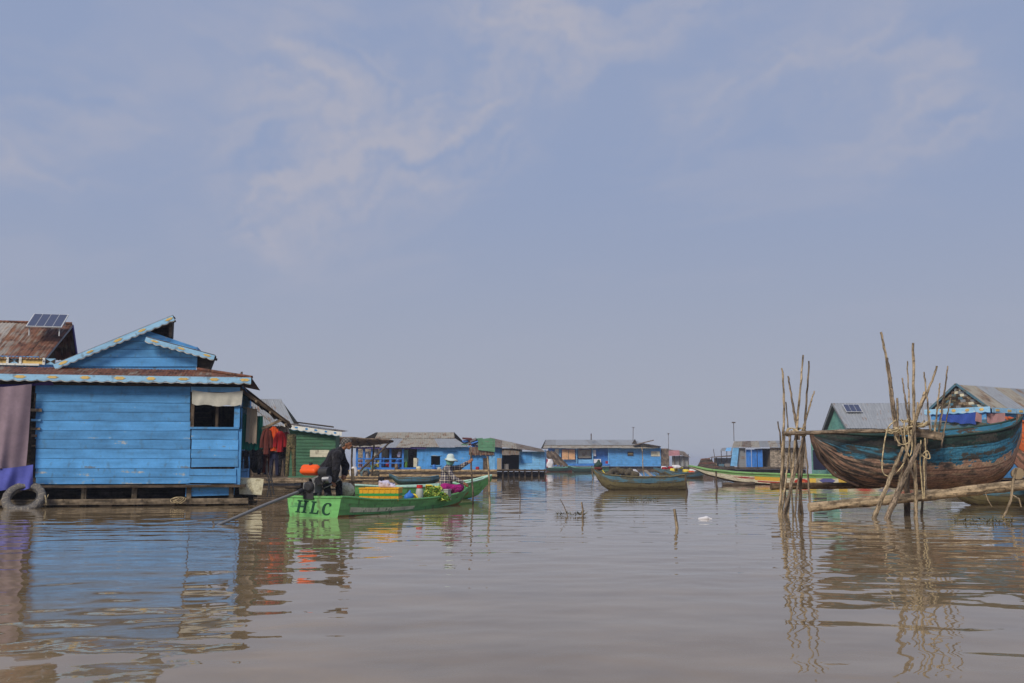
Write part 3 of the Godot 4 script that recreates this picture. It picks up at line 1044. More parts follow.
# ---------------------------------------------------------------- the large blue house and its neighbours
func blue_house() -> void:
	var p := on_water(35, 507)
	var n := thing("floating_house", "large blue plank house on a raft with scalloped eaves and split gable roof", "house", Vector3(p.x, 0, p.z), 0.2, "floating houses")
	var blues := [M.blue_0, M.blue_1, M.blue_2, M.blue_3, M.blue_0]
	# main wall
	house_boards(n, [386, 394, 402.5, 412, 421, 430.5, 439.5, 449, 458.5, 468.5, 477.5, 484], 36, 190, 0.0, blues)
	bx(n, "lining", M.wood_black, 35, 383, 191, 484, -0.035, 0.02)
	bx(n, "lining", M.wood_black, 190, 429, 239, 484, -0.03, 0.02)
	# right panel below the window
	house_boards(n, [428, 439.5, 450, 458.5, 467], 191.5, 238, 0.01, blues, 0.01)
	house_boards(n, [469, 476, 483], 189, 236, 0.015, blues, 0.012)
	bx(n, "window_sill", M.blue_3, 190, 427, 239, 429, 0.05, 0.06)
	bx(n, "window_post", M.blue_3, 234.5, 404, 239.5, 428, 0.03, 0.08)
	bx(n, "window_post", M.wood_dark, 191, 404, 193.5, 428, 0.02, 0.06)
	bx(n, "window_bar", M.wood_dark, 216, 402, 218, 428, -0.15, 0.03)
	bx(n, "window_header", M.blue_pale, 191, 387, 240, 392, 0.02, 0.05)
	bx(n, "corner_post", M.blue_1, 236, 429, 240, 486, -0.012, 0.1)
	pg(n, "skirt_board", M.blue_2, [[186, 484.5], [211, 484.5], [225, 487], [235, 487], [234, 495], [185, 496.5]], 0.03, 0.025)
	# broken board ends stacked at the left edge
	for q in [[30, 41.5, 408.5, 411.5, "wood"], [31, 40.5, 419, 421.2, "blue_pale"], [30, 40, 427.5, 429.6, "wood"], [31, 36.5, 434.5, 437, "wood_dark"], [31.5, 35.5, 445, 446.5, "wood"]]:
		bx(n, "batten", M[q[4]], q[0], q[2], q[1], q[3], 0.06, 0.025)
	# shell: side walls, back wall with an open window, ceiling
	var L := px(n, 36, 484, 0.0)
	var R := px(n, 240, 484, 0.0)
	var top := px(n, 120, 384, 0.0).y
	var deep := 4.6
	var Y0 := L.y
	var xl := L.x - 3.6
	var side := 9
	for i in side:
		var y0 := lerpf(Y0, top, float(i) / side)
		var st := new_st()
		add_box(st, Vector3(R.x - 0.03, y0 + (top - Y0) / side / 2, -deep / 2 - 0.06), Vector3(0.024, (top - Y0) / side - 0.012, deep - 0.1))
		obj("side_board", st, blues[rng.randi() % 5], n)
	box("left_wall", Vector3(L.x - 0.06, (Y0 + top) / 2, -deep / 2 - 0.1), Vector3(0.05, top - Y0, deep - 0.1), M.wood_black, n)
	box("back_wall", Vector3((L.x + R.x) / 2 - 0.6, (Y0 + top) / 2, -deep), Vector3(R.x - L.x - 1.3, top - Y0, 0.05), M.wood_dark, n)
	box("back_wall", Vector3(R.x - 0.64, Y0 + 1.2, -deep - 0.06), Vector3(1.32, 2.4, 0.05), M.wood_dark, n)
	box("ceiling", Vector3((xl + R.x) / 2, top + 0.05, -deep / 2 - 0.1), Vector3(R.x - xl - 0.1, 0.04, deep - 0.2), M.wood_dark, n)
	box("partition", Vector3(xl + 1.6, (Y0 + top) / 2, -1.2), Vector3(3.4, top - Y0, 0.05), M.wood_black, n)
	# eave, rusty skirt roof
	var z_e := 0.34
	var z_t := -0.75
	var e0 := px(n, -60, 374.0, z_e)
	var e1 := px(n, 252, 377, z_e)
	e1.y = e0.y + 0.02
	var t0 := px(n, -60, 365.5, z_t)
	var t1 := px(n, 198, 366, z_t)
	t1.y = t0.y
	var c0 := e0.lerp(e1, (t1.x - e0.x) / (e1.x - e0.x))
	roof("roof_sheet", n, [M.rust_d, M.rust_b, M.rust_d, M.rust_b], e0, c0, t1, Vector3(e0.x, t0.y, z_t), 8, 0.09, 0.009)
	var st := new_st(true)
	tri(st, c0, t1, e1, Vector2(0, 0), Vector2(0, 1.2), Vector2(1.5, 0))
	obj("roof_sheet", st, M.rust_b, n)
	var st3 := new_st()
	tri(st3, e1, t1, Vector3(e1.x, e1.y, -deep), Vector2(0, 0), Vector2(1, 0), Vector2(0, 4))
	tri(st3, t1, Vector3(t1.x, t1.y, -deep), Vector3(e1.x, e1.y, -deep), Vector2(1, 0), Vector2(1, 4), Vector2(0, 4))
	obj("roof_sheet", st3, M.rust_b, n)
	tube("ridge_cap", [e1 + Vector3(0, .03, 0), t1 + Vector3(0, .03, 0)], [0.05], M.rust_d, n, 6)
	scallops(n, e0 + Vector3(0, 0.03, 0.03), e1 + Vector3(-0.02, 0.02, 0.03), 0.135, M.sky_trim, M.white_trim, M.yellow_trim, 0.3, 0.86)
	beam("eave_beam", Vector3(e0.x, e0.y - 0.08, 0.2), Vector3(e1.x - 0.1, e1.y - 0.08, 0.2), 0.07, 0.1, M.wood_dark, n)
	for i in 9:
		var x := lerpf(e0.x + 0.2, e1.x - 0.35, i / 8.0)
		beam("rafter", Vector3(x, e0.y - 0.02, z_e - 0.05), Vector3(x, t0.y - 0.06, z_t), 0.05, 0.07, M.wood_dark, n)
	# gable wall
	var zg := z_t - 0.02
	var rk := func(v): return 57.0 + (365.0 - v) / 47.0 * 115.0
	for b in [[357.5, 366.5], [349.5, 357], [341.5, 349], [334, 341], [327, 333.5]]:
		var ul_t: float = rk.call(b[0]) + 3
		var ul_b: float = rk.call(b[1]) + 3
		var ur_t: float = 197.0 if b[0] >= 349 else 172.0 if b[0] > 338 else 151.0
		var ur_b: float = 197.0 if b[0] >= 341 else 170.0 if b[0] > 333 else 151.0
		pg(n, "gable_board", blues[rng.randi() % 5], [[ul_b, b[1]], [minf(ul_t, ur_t - 1), b[0]], [ur_t, b[0]], [ur_b, b[1]]], zg, 0.025)
	pg(n, "gable_lining", M.blue_3, [[50, 371], [150, 331.5], [196, 347], [196, 371]], zg - 0.03, 0.02)
	var gw := px(n, 197, 366, zg)
	box("gable_side", Vector3(gw.x - 0.03, gw.y + 0.28, zg - 1.6), Vector3(0.03, 0.56, 3.1), M.blue_3, n)
	# left roof slope with its overhanging tip, right slope lower
	var zr := zg + 0.3
	var A := px(n, 53, 364.5, zr)
	var B := px(n, 172.5, 315.5, zr)
	var back := Vector3(0, 0, -0.75)
	roof("roof_sheet", n, [M.rust_c, M.rust_a], A + Vector3(0, 0.02, -0.05), A + Vector3(0, 0.02, 0) + back, B + Vector3(0, 0.02, 0) + back, B + Vector3(0, 0.02, -0.05), 2, 0.09, 0.009)
	scallops(n, A, B, 0.115, M.sky_trim, M.white_trim, M.yellow_trim, 0.22, 0.75, "bargeboard")
	var C := px(n, 146, 337, zr + 0.02)
	var D := px(n, 215, 355.5, zr + 0.02)
	roof("roof_sheet", n, [M.rust_c, M.rust_a], D + Vector3(0, 0.02, -0.05), D + Vector3(0, 0.02, 0) + back, C + Vector3(0, 0.02, 0) + back, C + Vector3(0, 0.02, -0.05), 2, 0.09, 0.009)
	scallops(n, C, D, 0.105, M.sky_trim, M.white_trim, M.yellow_trim, 0.22, 0.75, "bargeboard")
	for i in 2:
		var z := zr - 0.3 - i * 0.4
		beam("rafter", Vector3(A.x, A.y - 0.05, z), Vector3(B.x, B.y - 0.05, z), 0.05, 0.07, M.wood_dark, n)
		beam("rafter", Vector3(C.x, C.y - 0.05, z), Vector3(D.x, D.y - 0.05, z), 0.05, 0.07, M.wood_dark, n)
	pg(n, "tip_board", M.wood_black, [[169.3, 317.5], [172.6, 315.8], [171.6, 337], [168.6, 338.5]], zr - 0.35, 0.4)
	pg(n, "tip_shade_panel", M.wood_black, [[146, 331], [170, 320], [169, 339], [150, 339]], zr - 0.8, 0.03)  # dark panel standing in for the shade under the roof tip
	pg(n, "soffit_shade_panel", M.wood_black, [[196.5, 351], [214.5, 356], [209, 370], [196.5, 368]], zr - 0.45, 0.5)  # dark panel, its colour standing in for shadow under the right slope
	# window: canvas valance outside, a bit of cloth inside
	var va := px(n, 192, 390, 0.1)
	var vb := px(n, 243, 390.5, 0.1)
	var hgt := va.y - px(n, 192, 404, 0.1).y
	cloth("valance", va, vb, hgt, hgt * 1.05, 2.5, 0.012, Vector3(0, 0, 1), M.cream_shade, n)
	# raft
	var posts := []
	for u in [-10.0, 86.0, 136.0, 190.0, 232.0]:
		posts.append(px(n, u, 490, -0.2).x)
	raft(n, xl, R.x + 0.15, -deep - 0.3, 0.25, Y0 - 0.03, 0.075, posts)
	# lean-to porch roof on the right side
	var P0 := px(n, 243, 386, 0.1)
	var P1 := px(n, 287, 420.5, 0.1)
	roof("porch_sheet", n, [M.brown_roof, M.rust_c], P1 + Vector3(0, 0, -0.02), P1 + Vector3(0, 0, -4.0), P0 + Vector3(0, 0, -4.0), P0 + Vector3(0, 0, -0.02), 5, 0.09, 0.009, 0.06)
	for i in 5:
		var z := -0.05 - i * 0.9
		beam("porch_rafter", Vector3(P0.x - 0.1, P0.y - 0.07, z), Vector3(P1.x + 0.06, P1.y - 0.07, z), 0.07, 0.09, M.wood_dark, n)
	for f in [0.3, 0.62, 0.97]:
		var q := P0.lerp(P1, f)
		beam("porch_purlin", Vector3(q.x, q.y - 0.14, 0.12), Vector3(q.x, q.y - 0.14, -4.0), 0.06, 0.06, M.wood, n)
	beam("porch_brace", px(n, 262, 429, -0.1), px(n, 283, 419, -0.1), 0.07, 0.08, M.wood, n)
	var fl := px(n, 288, 478, -2.0)
	box("porch_floor", Vector3((R.x + P1.x) / 2 + 0.25, Y0 - 0.12, -2.4), Vector3(P1.x - R.x + 0.3, 0.05, 3.6), M.wood_dark, n)
	var bi := Vector3(R.x + 0.1, Y0 + 0.25, -3.4)
	tube("water_jar", [bi + Vector3(0.25, 0, 0), bi + Vector3(0.25, 0.1, 0), bi + Vector3(0.25, 0.35, 0), bi + Vector3(0.25, 0.55, 0)], [0.18, 0.26, 0.27, 0.14], M.wood_dark, n, 10)

	# ------- things hung or leaned on it
	var k := thing("hanging_cloth", "mauve cloth curtain hanging below the blue scalloped eave", "cloth")
	cloth("sheet", n.transform * px(n, -40, 383, 0.34), n.transform * px(n, 31.5, 384, 0.34), 2.26, 2.2, 2.0, 0.085, n.basis.z, M.mauve_cloth, k, 0.03)
	k = thing("tarpaulin", "crumpled violet blue tarpaulin hanging under the mauve curtain", "tarpaulin")
	cloth("sheet", n.transform * px(n, -40, 466.0, 0.42), n.transform * px(n, 33.5, 464.5, 0.42), 0.66, 0.62, 3.2, 0.07, n.basis.z, M.blue_tarp, k, 0.02)
	k = thing("eave_cloth", "dark purple cloth strip tucked under the eave above the mauve curtain", "cloth")
	cloth("sheet", n.transform * px(n, -40, 379, 0.05), n.transform * px(n, 52, 381, 0.05), 0.24, 0.1, 4, 0.02, n.basis.z, M.purple_cloth, k)
	var tp := n.transform * px(n, 24, 498.5, 0.62)
	var ty := thing("tyre", "worn grey truck tyre hung against the raft beam beneath the violet tarpaulin", "tyre", tp, 0.2)
	ty.rotation.x = -0.75
	var ts := new_st(true)
	var rings := []
	for i in 33:
		var an := TAU * i / 32
		var c := Vector3(cos(an), sin(an), 0)
		var ring := []
		for j in 10:
			var b := TAU * j / 10
			var sq := Vector2(signf(cos(b)) * pow(absf(cos(b)), 0.7), signf(sin(b)) * pow(absf(sin(b)), 0.7))
			ring.append(c * (0.43 + sq.x * (0.105 + (0.008 if i % 2 else 0.0))) + Vector3(0, 0, sq.y * 0.11))
		rings.append(ring)
	loft(ts, rings, true, false)
	obj("casing", ts, M.tyre, ty)
	var bead := []
	for i in 25:
		bead.append(Vector3(cos(TAU * i / 24) * 0.33, sin(TAU * i / 24) * 0.33, 0.07))
	tube("bead", bead, [0.02], M.rubber, ty, 6)
	tube("rope_tie", [Vector3(0.5, 0.1, 0.06), Vector3(0.56, -0.1, 0.1), Vector3(0.6, -0.33, 0.05), Vector3(0.55, -0.05, 0), Vector3(0.58, 0.12, 0.02)], [0.012], M.rope, ty, 5)
	k = thing("rope_hank", "pale rope hank looped over the raft beam below the blue skirt board", "rope", n.transform * px(n, 178, 499, 0.33), 0.2)
	var pts := []
	for i in 40:
		var t := i / 39.0
		pts.append(Vector3(sin(t * 23.0) * 0.13 + t * 0.2 - 0.1, -0.12 + 0.17 * absf(sin(t * 11.0 + 0.4)), 0.02 + 0.02 * cos(t * 31.0)))
	tube("strand", pts, [0.012], M.rope, k, 5)
	k = thing("polystyrene_board", "yellowed foam board leaning on the porch edge beside the blue house", "board", n.transform * px(n, 251, 494, -0.3), 0.25)
	var w2 := 24 * 0.0287
	var fs := new_st()
	add_prism(fs, PackedVector2Array([Vector2(-w2 * .46, 0), Vector2(w2 * .42, -0.03), Vector2(w2 * .5, 0.42), Vector2(w2 * .3, 0.44), Vector2(-w2 * .5, 0.47), Vector2(-w2 * .49, 0.2)]), 0.03, 0.06)
	obj("slab", fs, M.foam_board, k)
	# clothes under the porch
	var W := n.transform
	var ac := n.basis.x
	k = thing("clothes_line", "thin line strung under the porch roof for the washing", "clothes line")
	tube("line", [W * px(n, 240, 407, -0.5), W * px(n, 256, 410, -0.5), W * px(n, 272, 423, -0.5), W * px(n, 288, 428, -0.5)], [0.008], M.rope, k, 5)
	k = thing("hung_sheet", "teal green sheet hanging on the line at the corner of the blue house", "sheet")
	cloth("fabric", W * px(n, 241, 413, -0.55), W * px(n, 263, 416, -0.55), 1.05, 0.95, 3.0, 0.04, n.basis.z, M.teal_cloth, k)
	k = thing("hung_towel", "long beige towel hanging in front of the teal sheet", "towel")
	cloth("fabric", W * px(n, 247, 407, -0.44), W * px(n, 257.5, 409, -0.44), 1.0, 1.0, 1.4, 0.025, n.basis.z, M.beige_cloth, k)
	k = thing("hung_trousers", "black trousers hanging below the teal sheet", "trousers", Vector3.ZERO, 0, "clothes hung out to dry")
	trousers("fabric", W * px(n, 257, 449, -0.6), 0.3, 0.56, ac, M.black_cloth, k)
	k = thing("hung_trousers", "small dark trousers hanging against the corner post of the blue house", "trousers", Vector3.ZERO, 0, "clothes hung out to dry")
	trousers("fabric", W * px(n, 244, 451, -0.62), 0.26, 0.5, ac, M.black_cloth, k)
	k = thing("hung_shirt", "bright orange shirt hanging under the porch roof", "shirt", Vector3.ZERO, 0, "clothes hung out to dry")
	shirt("fabric", W * px(n, 274, 426.5, -0.5), 0.17, 0.7, ac, M.orange_cloth, k, 0.3)
	k = thing("hung_shirt", "dark red shirt hanging between the teal sheet and the orange shirt", "shirt", Vector3.ZERO, 0, "clothes hung out to dry")
	shirt("fabric", W * px(n, 267, 428, -0.45), 0.15, 0.75, ac, M.maroon_cloth, k, 0.5)
	k = thing("hung_shirt", "red shirt hanging behind the orange shirt", "shirt", Vector3.ZERO, 0, "clothes hung out to dry")
	shirt("fabric", W * px(n, 280.5, 431, -0.45), 0.17, 0.6, ac, M.red_cloth, k, 0.4)
	k = thing("hung_trousers", "navy trousers hanging below the orange shirt", "trousers", Vector3.ZERO, 0, "clothes hung out to dry")
	trousers("fabric", W * px(n, 274.5, 452, -0.58), 0.24, 0.66, ac, M.navy_cloth, k)
	k = thing("hung_trousers", "black trousers hanging between the orange shirt and the camouflage trousers", "trousers", Vector3.ZERO, 0, "clothes hung out to dry")
	trousers("fabric", W * px(n, 283, 448, -0.6), 0.26, 0.8, ac, M.black_cloth, k)
	k = thing("hung_trousers", "camouflage trousers hanging at the porch end", "trousers", Vector3.ZERO, 0, "clothes hung out to dry")
	trousers("fabric", W * px(n, 291.5, 434, -0.3), 0.26, 1.2, ac, M.camouflage, k)
	for q in [["olive shirt hanging behind the beige towel", 252, 428, -1.3, 0.22, 0.6, "water_weed"], ["grey shirt hanging deep under the porch beside the maroon one", 262, 430, -1.5, 0.24, 0.6, "grey_cloth"], ["black shirt hanging deep under the porch behind the navy trousers", 271, 434, -1.6, 0.24, 0.7, "black_cloth"], ["brown shirt hanging between the red shirt and the camouflage trousers", 286, 432, -0.9, 0.2, 0.62, "maroon_cloth"], ["pale beige shirt at the brace end of the porch", 283.5, 427, -1.2, 0.2, 0.4, "beige_cloth"]]:
		k = thing("hung_shirt", q[0], "shirt", Vector3.ZERO, 0, "clothes hung out to dry")
		shirt("fabric", W * px(n, q[1], q[2], q[3]), q[4], q[5], ac, M[q[6]], k, 0.35)
	for q in [["grey trousers hanging deep under the porch below the olive shirt", 249, 446, -1.3, "grey_cloth"], ["maroon trousers hanging beside the folding frame", 267.5, 450, -0.9, "maroon_cloth"], ["navy trousers hanging deep under the porch behind the folding frame", 262.5, 452, -1.4, "navy_cloth"]]:
		k = thing("hung_trousers", q[0], "trousers", Vector3.ZERO, 0, "clothes hung out to dry")
		trousers("fabric", W * px(n, q[1], q[2], q[3]), 0.22, 0.66, ac, M[q[4]], k)
	k = thing("wire_chair", "dark metal folding frame standing below the hung shirts", "frame", Vector3.ZERO)
	for q in [[266, 465, 271, 496], [272, 465, 267, 497], [269.5, 466, 274, 495], [266, 480, 273, 481]]:
		tube("bar", [W * px(n, q[0], q[1], -0.15), W * px(n, q[2], q[3], -0.1)], [0.017], M.engine_dark, k, 6)

func rusty_house() -> void:
	var q := on_water(10, 507)
	var n := thing("floating_house", "house with rusty iron roof and painted frieze behind the large blue house", "house", Vector3(q.x, 0, q.z - 3.2), 0.2, "floating houses")
	var e0 := px(n, -90, 357, 0.17)
	var e1 := px(n, 60, 357, 0.17)
	e1.y = e0.y
	var r0 := px(n, -90, 320, -2.0)
	var r1 := px(n, 72, 321.5, -2.0)
	r1.y = r0.y
	r0.x = e0.x
	e1.x = r1.x - 0.28
	roof("roof_sheet", n, [M.rust_a, M.rust_b, M.rust_c, M.rust_a], e0, e1, r1, r0, 7, 0.1, 0.011)
	var b0 := Vector3(e0.x, e0.y + 0.3, -2.9)
	var b1 := Vector3(r1.x + 0.02, e0.y + 0.3, -2.9)
	roof("roof_sheet", n, [M.rust_b], b1, b0, r0, r1, 5, 0.1, 0.016)
	tube("ridge_cap", [r0 + Vector3(0, .02, 0), r1 + Vector3(0, .02, 0)], [0.05], M.rust_d, n, 6)
	beam("bargeboard", r1 + Vector3(0.03, -0.05, 0), b1 + Vector3(0.03, -0.05, 0), 0.03, 0.12, M.purple_cloth, n)
	beam("bargeboard", r1 + Vector3(0.02, -0.06, 0), e1 + Vector3(0.02, -0.06, 0), 0.03, 0.06, M.zinc_a, n)
	var st := new_st()
	tri(st, Vector3(e1.x - 0.3, e1.y - 0.02, 0.0), Vector3(e1.x - 0.3, r1.y - 0.15, -2.0), Vector3(e1.x - 0.3, e1.y - 0.02, -2.7), Vector2(0, 0), Vector2(1, 1), Vector2(2, 0))
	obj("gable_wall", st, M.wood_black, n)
	# frieze of painted panels
	var yb := px(n, 20, 364.5, 0.1).y
	var yt := px(n, 20, 357.5, 0.1).y
	box("frieze_rail", Vector3((e0.x + e1.x) / 2, yb, 0.15), Vector3(e1.x - e0.x - 0.2, 0.06, 0.05), M.white_trim, n)
	var x: float = px(n, 57, 360, 0.1).x
	for i in 11:
		var w := 0.36 if i % 2 == 0 else 0.66
		x -= w
		box("frieze_post", Vector3(x, (yb + yt) / 2, 0.14), Vector3(0.07, yt - yb, 0.04), M.white_trim, n)
		if i % 2:
			box("frieze_panel", Vector3(x + w / 2, (yb + yt) / 2, 0.11), Vector3(w - 0.08, (yt - yb) * 0.86, 0.02), M.yellow_trim, n)
		else:
			box("frieze_panel", Vector3(x + w / 2, (yb + yt) / 2, 0.10), Vector3(w - 0.08, (yt - yb) * 0.86, 0.02), M.sky_trim, n)
			for s in [-1.0, 1.0]:
				var dst := new_st()
				add_prism(dst, PackedVector2Array([Vector2(x + w / 2, (yb + yt) / 2), Vector2(x + w / 2 + s * (w / 2 - 0.05), yt - 0.03), Vector2(x + w / 2 + s * (w / 2 - 0.05), yb + 0.03)]), 0.118, 0.006)
				obj("frieze_diamond", dst, M.wood_black, n)
	box("wall", Vector3((e0.x + e1.x) / 2, (yt + 0.6) / 2, 0.02), Vector3(e1.x - e0.x - 0.3, yt - 0.5, 0.05), M.blue_3, n)
	box("side_wall", Vector3(e1.x - 0.18, (yt + 0.6) / 2, -1.3), Vector3(0.05, yt - 0.5, 2.6), M.blue_3, n)
	raft(n, e0.x, e1.x, -4.2, -0.05, 0.5, 0.07, [])
	# solar panel on struts
	solar("solar_panel", "tilted solar panel on struts above the rusty roof", [n, 25, 326.5, 61, 327.5, 68.5, 315.0, 35.5, 314], -0.5, -1.35, 4, 1)

func solar(called: String, label: String, q: Array, z0: float, z1: float, cols: int, rows: int) -> void:
	var n: Node3D = q[0]
	var a := n.transform * px(n, q[1], q[2], z0)
	var b := n.transform * px(n, q[3], q[4], z0)
	var c := n.transform * px(n, q[5], q[6], z1)
	var d := n.transform * px(n, q[7], q[8], z1)
	var o := thing(called, label, "solar panel", (a + b + c + d) / 4)
	var C := o.position
	var x := (b - a).normalized()
	var y := (d - a)
	y = (y - x * y.dot(x)).normalized()
	var fr := Basis(x, y, x.cross(y))
	var w := a.distance_to(b)
	var h := a.distance_to(d)
	h = absf((d - a).dot(y))
	box("frame", Vector3.ZERO, Vector3(w, h, 0.03), M.solar_frame, o, fr)
	for i in cols:
		for j in rows:
			var sx := (w - 0.05) / cols
			var sy := (h - 0.05) / rows
			box("cell_panel", fr * Vector3(-w / 2 + 0.025 + sx * (i + 0.5), -h / 2 + 0.025 + sy * (j + 0.5), 0.018), Vector3(sx - 0.02, sy - 0.02, 0.008), M.solar_cell, o, fr)
	for s in [-0.42, 0.42]:
		var p := fr * Vector3(s * w, -h * 0.38, -0.02)
		var p2 := fr * Vector3(s * w, h * 0.35, -0.02)
		beam("strut", p, p + Vector3(0, -0.3, 0), 0.03, 0.03, M.solar_frame, o)
		beam("strut", p2, p2 + Vector3(0, -0.28, 0), 0.03, 0.03, M.solar_frame, o)

func green_house() -> void:
	var p := on_water(300, 490)
	var n := thing("floating_house", "small green siding house with patterned white eave behind the hung clothes", "house", Vector3(p.x, 0, p.z), 0.12, "floating houses")
	for i in 15:
		var v0 := 430.0 + i * 3.2
		var a := px(n, 288, v0, 0.0)
		var b := px(n, 335.5, v0 + 3.2, 0.0)
		plank("siding_board", a.x, b.x, b.y + 0.004, a.y, 0.0, 0.02, M.green_wall, n, 0.003, 0.02)
	var L := px(n, 288, 478, 0.0)
	var R := px(n, 335.5, 478, 0.0)
	var T := px(n, 310, 430, 0.0)
	bx(n, "wall_panel", M.cream, 310, 450, 329, 457, 0.04, 0.02)
	box("side_wall", Vector3(R.x - 0.04, (R.y + T.y) / 2, -1.6), Vector3(0.04, T.y - R.y, 3.1), M.green_wall, n)
	box("side_wall", Vector3(L.x + 0.04, (R.y + T.y) / 2, -1.6), Vector3(0.04, T.y - R.y, 3.1), M.green_wall, n)
	box("back_wall", Vector3((L.x + R.x) / 2, (R.y + T.y) / 2, -3.2), Vector3(R.x - L.x - 0.1, T.y - R.y, 0.04), M.green_wall, n)
	scallops(n, px(n, 284, 424, 0.25), px(n, 342, 432, 0.25), 0.15, M.white_trim, M.sky_trim, M.blue_3, 0.3, 0.42)
	var e0 := px(n, 284, 424, 0.24)
	var e1 := px(n, 342, 432, 0.24)
	roof("roof_sheet", n, [M.zinc_b, M.brown_roof], e0, e1, e1 + Vector3(0.1, 0.15, -3.6), e0 + Vector3(0.1, 0.15, -3.6), 4, 0.1, 0.015)
	beam("roof_plank", px(n, 294, 422, 0.0), px(n, 333.5, 427, 0.0), 0.5, 0.05, M.wood_black, n)
	# deck in front
	var d0 := px(n, 255, 478, 1.4)
	var d1 := px(n, 309, 478, 1.4)
	for i in 6:
		box("deck_board", Vector3((d0.x + d1.x) / 2, d0.y - 0.03, 0.12 + i * 0.23), Vector3(d1.x - d0.x + rng.randf_range(-0.1, 0.1), 0.05, 0.21), M.wood, n)
	beam("deck_beam", Vector3(d0.x, d0.y - 0.13, 1.36), Vector3(d1.x, d0.y - 0.13, 1.36), 0.08, 0.14, M.wood, n)
	raft(n, L.x, R.x, -3.2, 0.1, R.y, 0.07, [L.x + 0.5, R.x - 0.4])
	# grey roofed house behind
	var q := on_water(270, 486.5)
	var g := thing("floating_house", "house with plain grey iron roof showing behind the porch of washing", "house", Vector3(q.x, 0, q.z), 0.1, "floating houses")
	var a0 := px(g, 238, 426, 0.3)
	var a1 := px(g, 294, 426, 0.3)
	var b1 := px(g, 280.5, 399, -1.6)
	var b0 := px(g, 238, 399, -1.6)
	a1.y = a0.y
	b1.y = b0.y
	roof("roof_sheet", g, [M.zinc_a, M.zinc_b], a0, a1, b1, b0, 3, 0.12, 0.015)
	roof("roof_sheet", g, [M.zinc_b], Vector3(a1.x, a0.y, -3.6), Vector3(a0.x, a0.y, -3.6), b0, b1, 3, 0.12, 0.015)
	tri_wall(g, a1 + Vector3(-0.25, 0, -0.2), b1 + Vector3(-0.1, -0.1, 0), Vector3(a1.x - 0.25, a0.y, -3.4), M.teal_wall)
	box("wall", Vector3((a0.x + a1.x) / 2, (a0.y + 0.5) / 2, 0.0), Vector3(a1.x - a0.x - 0.4, a0.y - 0.5, 0.05), M.wood_dark, g)
	box("side_wall", Vector3(a1.x - 0.25, (a0.y + 0.5) / 2, -1.8), Vector3(0.05, a0.y - 0.5, 3.4), M.wood_dark, g)
	raft(g, a0.x, a1.x, -3.6, 0.2, 0.5, 0.07, [])

func tri_wall(n: Node3D, a: Vector3, b: Vector3, c: Vector3, m: Material, called := "gable_wall") -> MeshInstance3D:
	var st := new_st()
	var k := (b - a).cross(c - a).normalized() * 0.02
	tri(st, a + k, b + k, c + k, Vector2(0, 0), Vector2(1, 1.5), Vector2(a.distance_to(c), 0))
	tri(st, c - k, b - k, a - k, Vector2(a.distance_to(c), 0), Vector2(1, 1.5), Vector2(0, 0))
	return obj(called, st, m, n)

# bamboo pontoon: bundles of poles along the front of a far house
func pontoon(n: Node3D, x0: float, x1: float, z: float, y: float, rows := 3) -> void:
	for i in rows:
		pole("pontoon_pole", Vector3(x0, y * (0.25 + i * 0.3), z - i * 0.12), Vector3(x1, y * (0.28 + i * 0.3), z - i * 0.12), y * 0.2, y * 0.18, M.bamboo if i % 2 == 0 else M.wood_dark, n, 0.002)
	var goods := [M.plastic_blue, M.wood, M.red_cloth, M.plastic_grey, M.thatch, M.green_sheet, M.foam_board]
	for i in int((x1 - x0) / 0.9):
		if rng.randf() < 0.6:
			var c := Vector3(x0 + 0.4 + i * 0.9 + rng.randf_range(-0.3, 0.3), y, z - 0.45)
			var r := rng.randf_range(0.1, 0.22)
			var h := rng.randf_range(0.2, 0.55)
			tube("stored_pot", [c, c + Vector3(0, h * 0.3, 0), c + Vector3(0, h * 0.8, 0), c + Vector3(0, h, 0)], [r * 0.8, r, r * 0.9, r * 0.6], goods[rng.randi() % goods.size()], n, 9)
	box("raft_dark_filler", Vector3((x0 + x1) / 2, y * 0.35, z - 2.2), Vector3(x1 - x0 - 0.2, y * 0.7, 3.4), M.wood_black, n)  # added dark filler box behind the pontoon poles

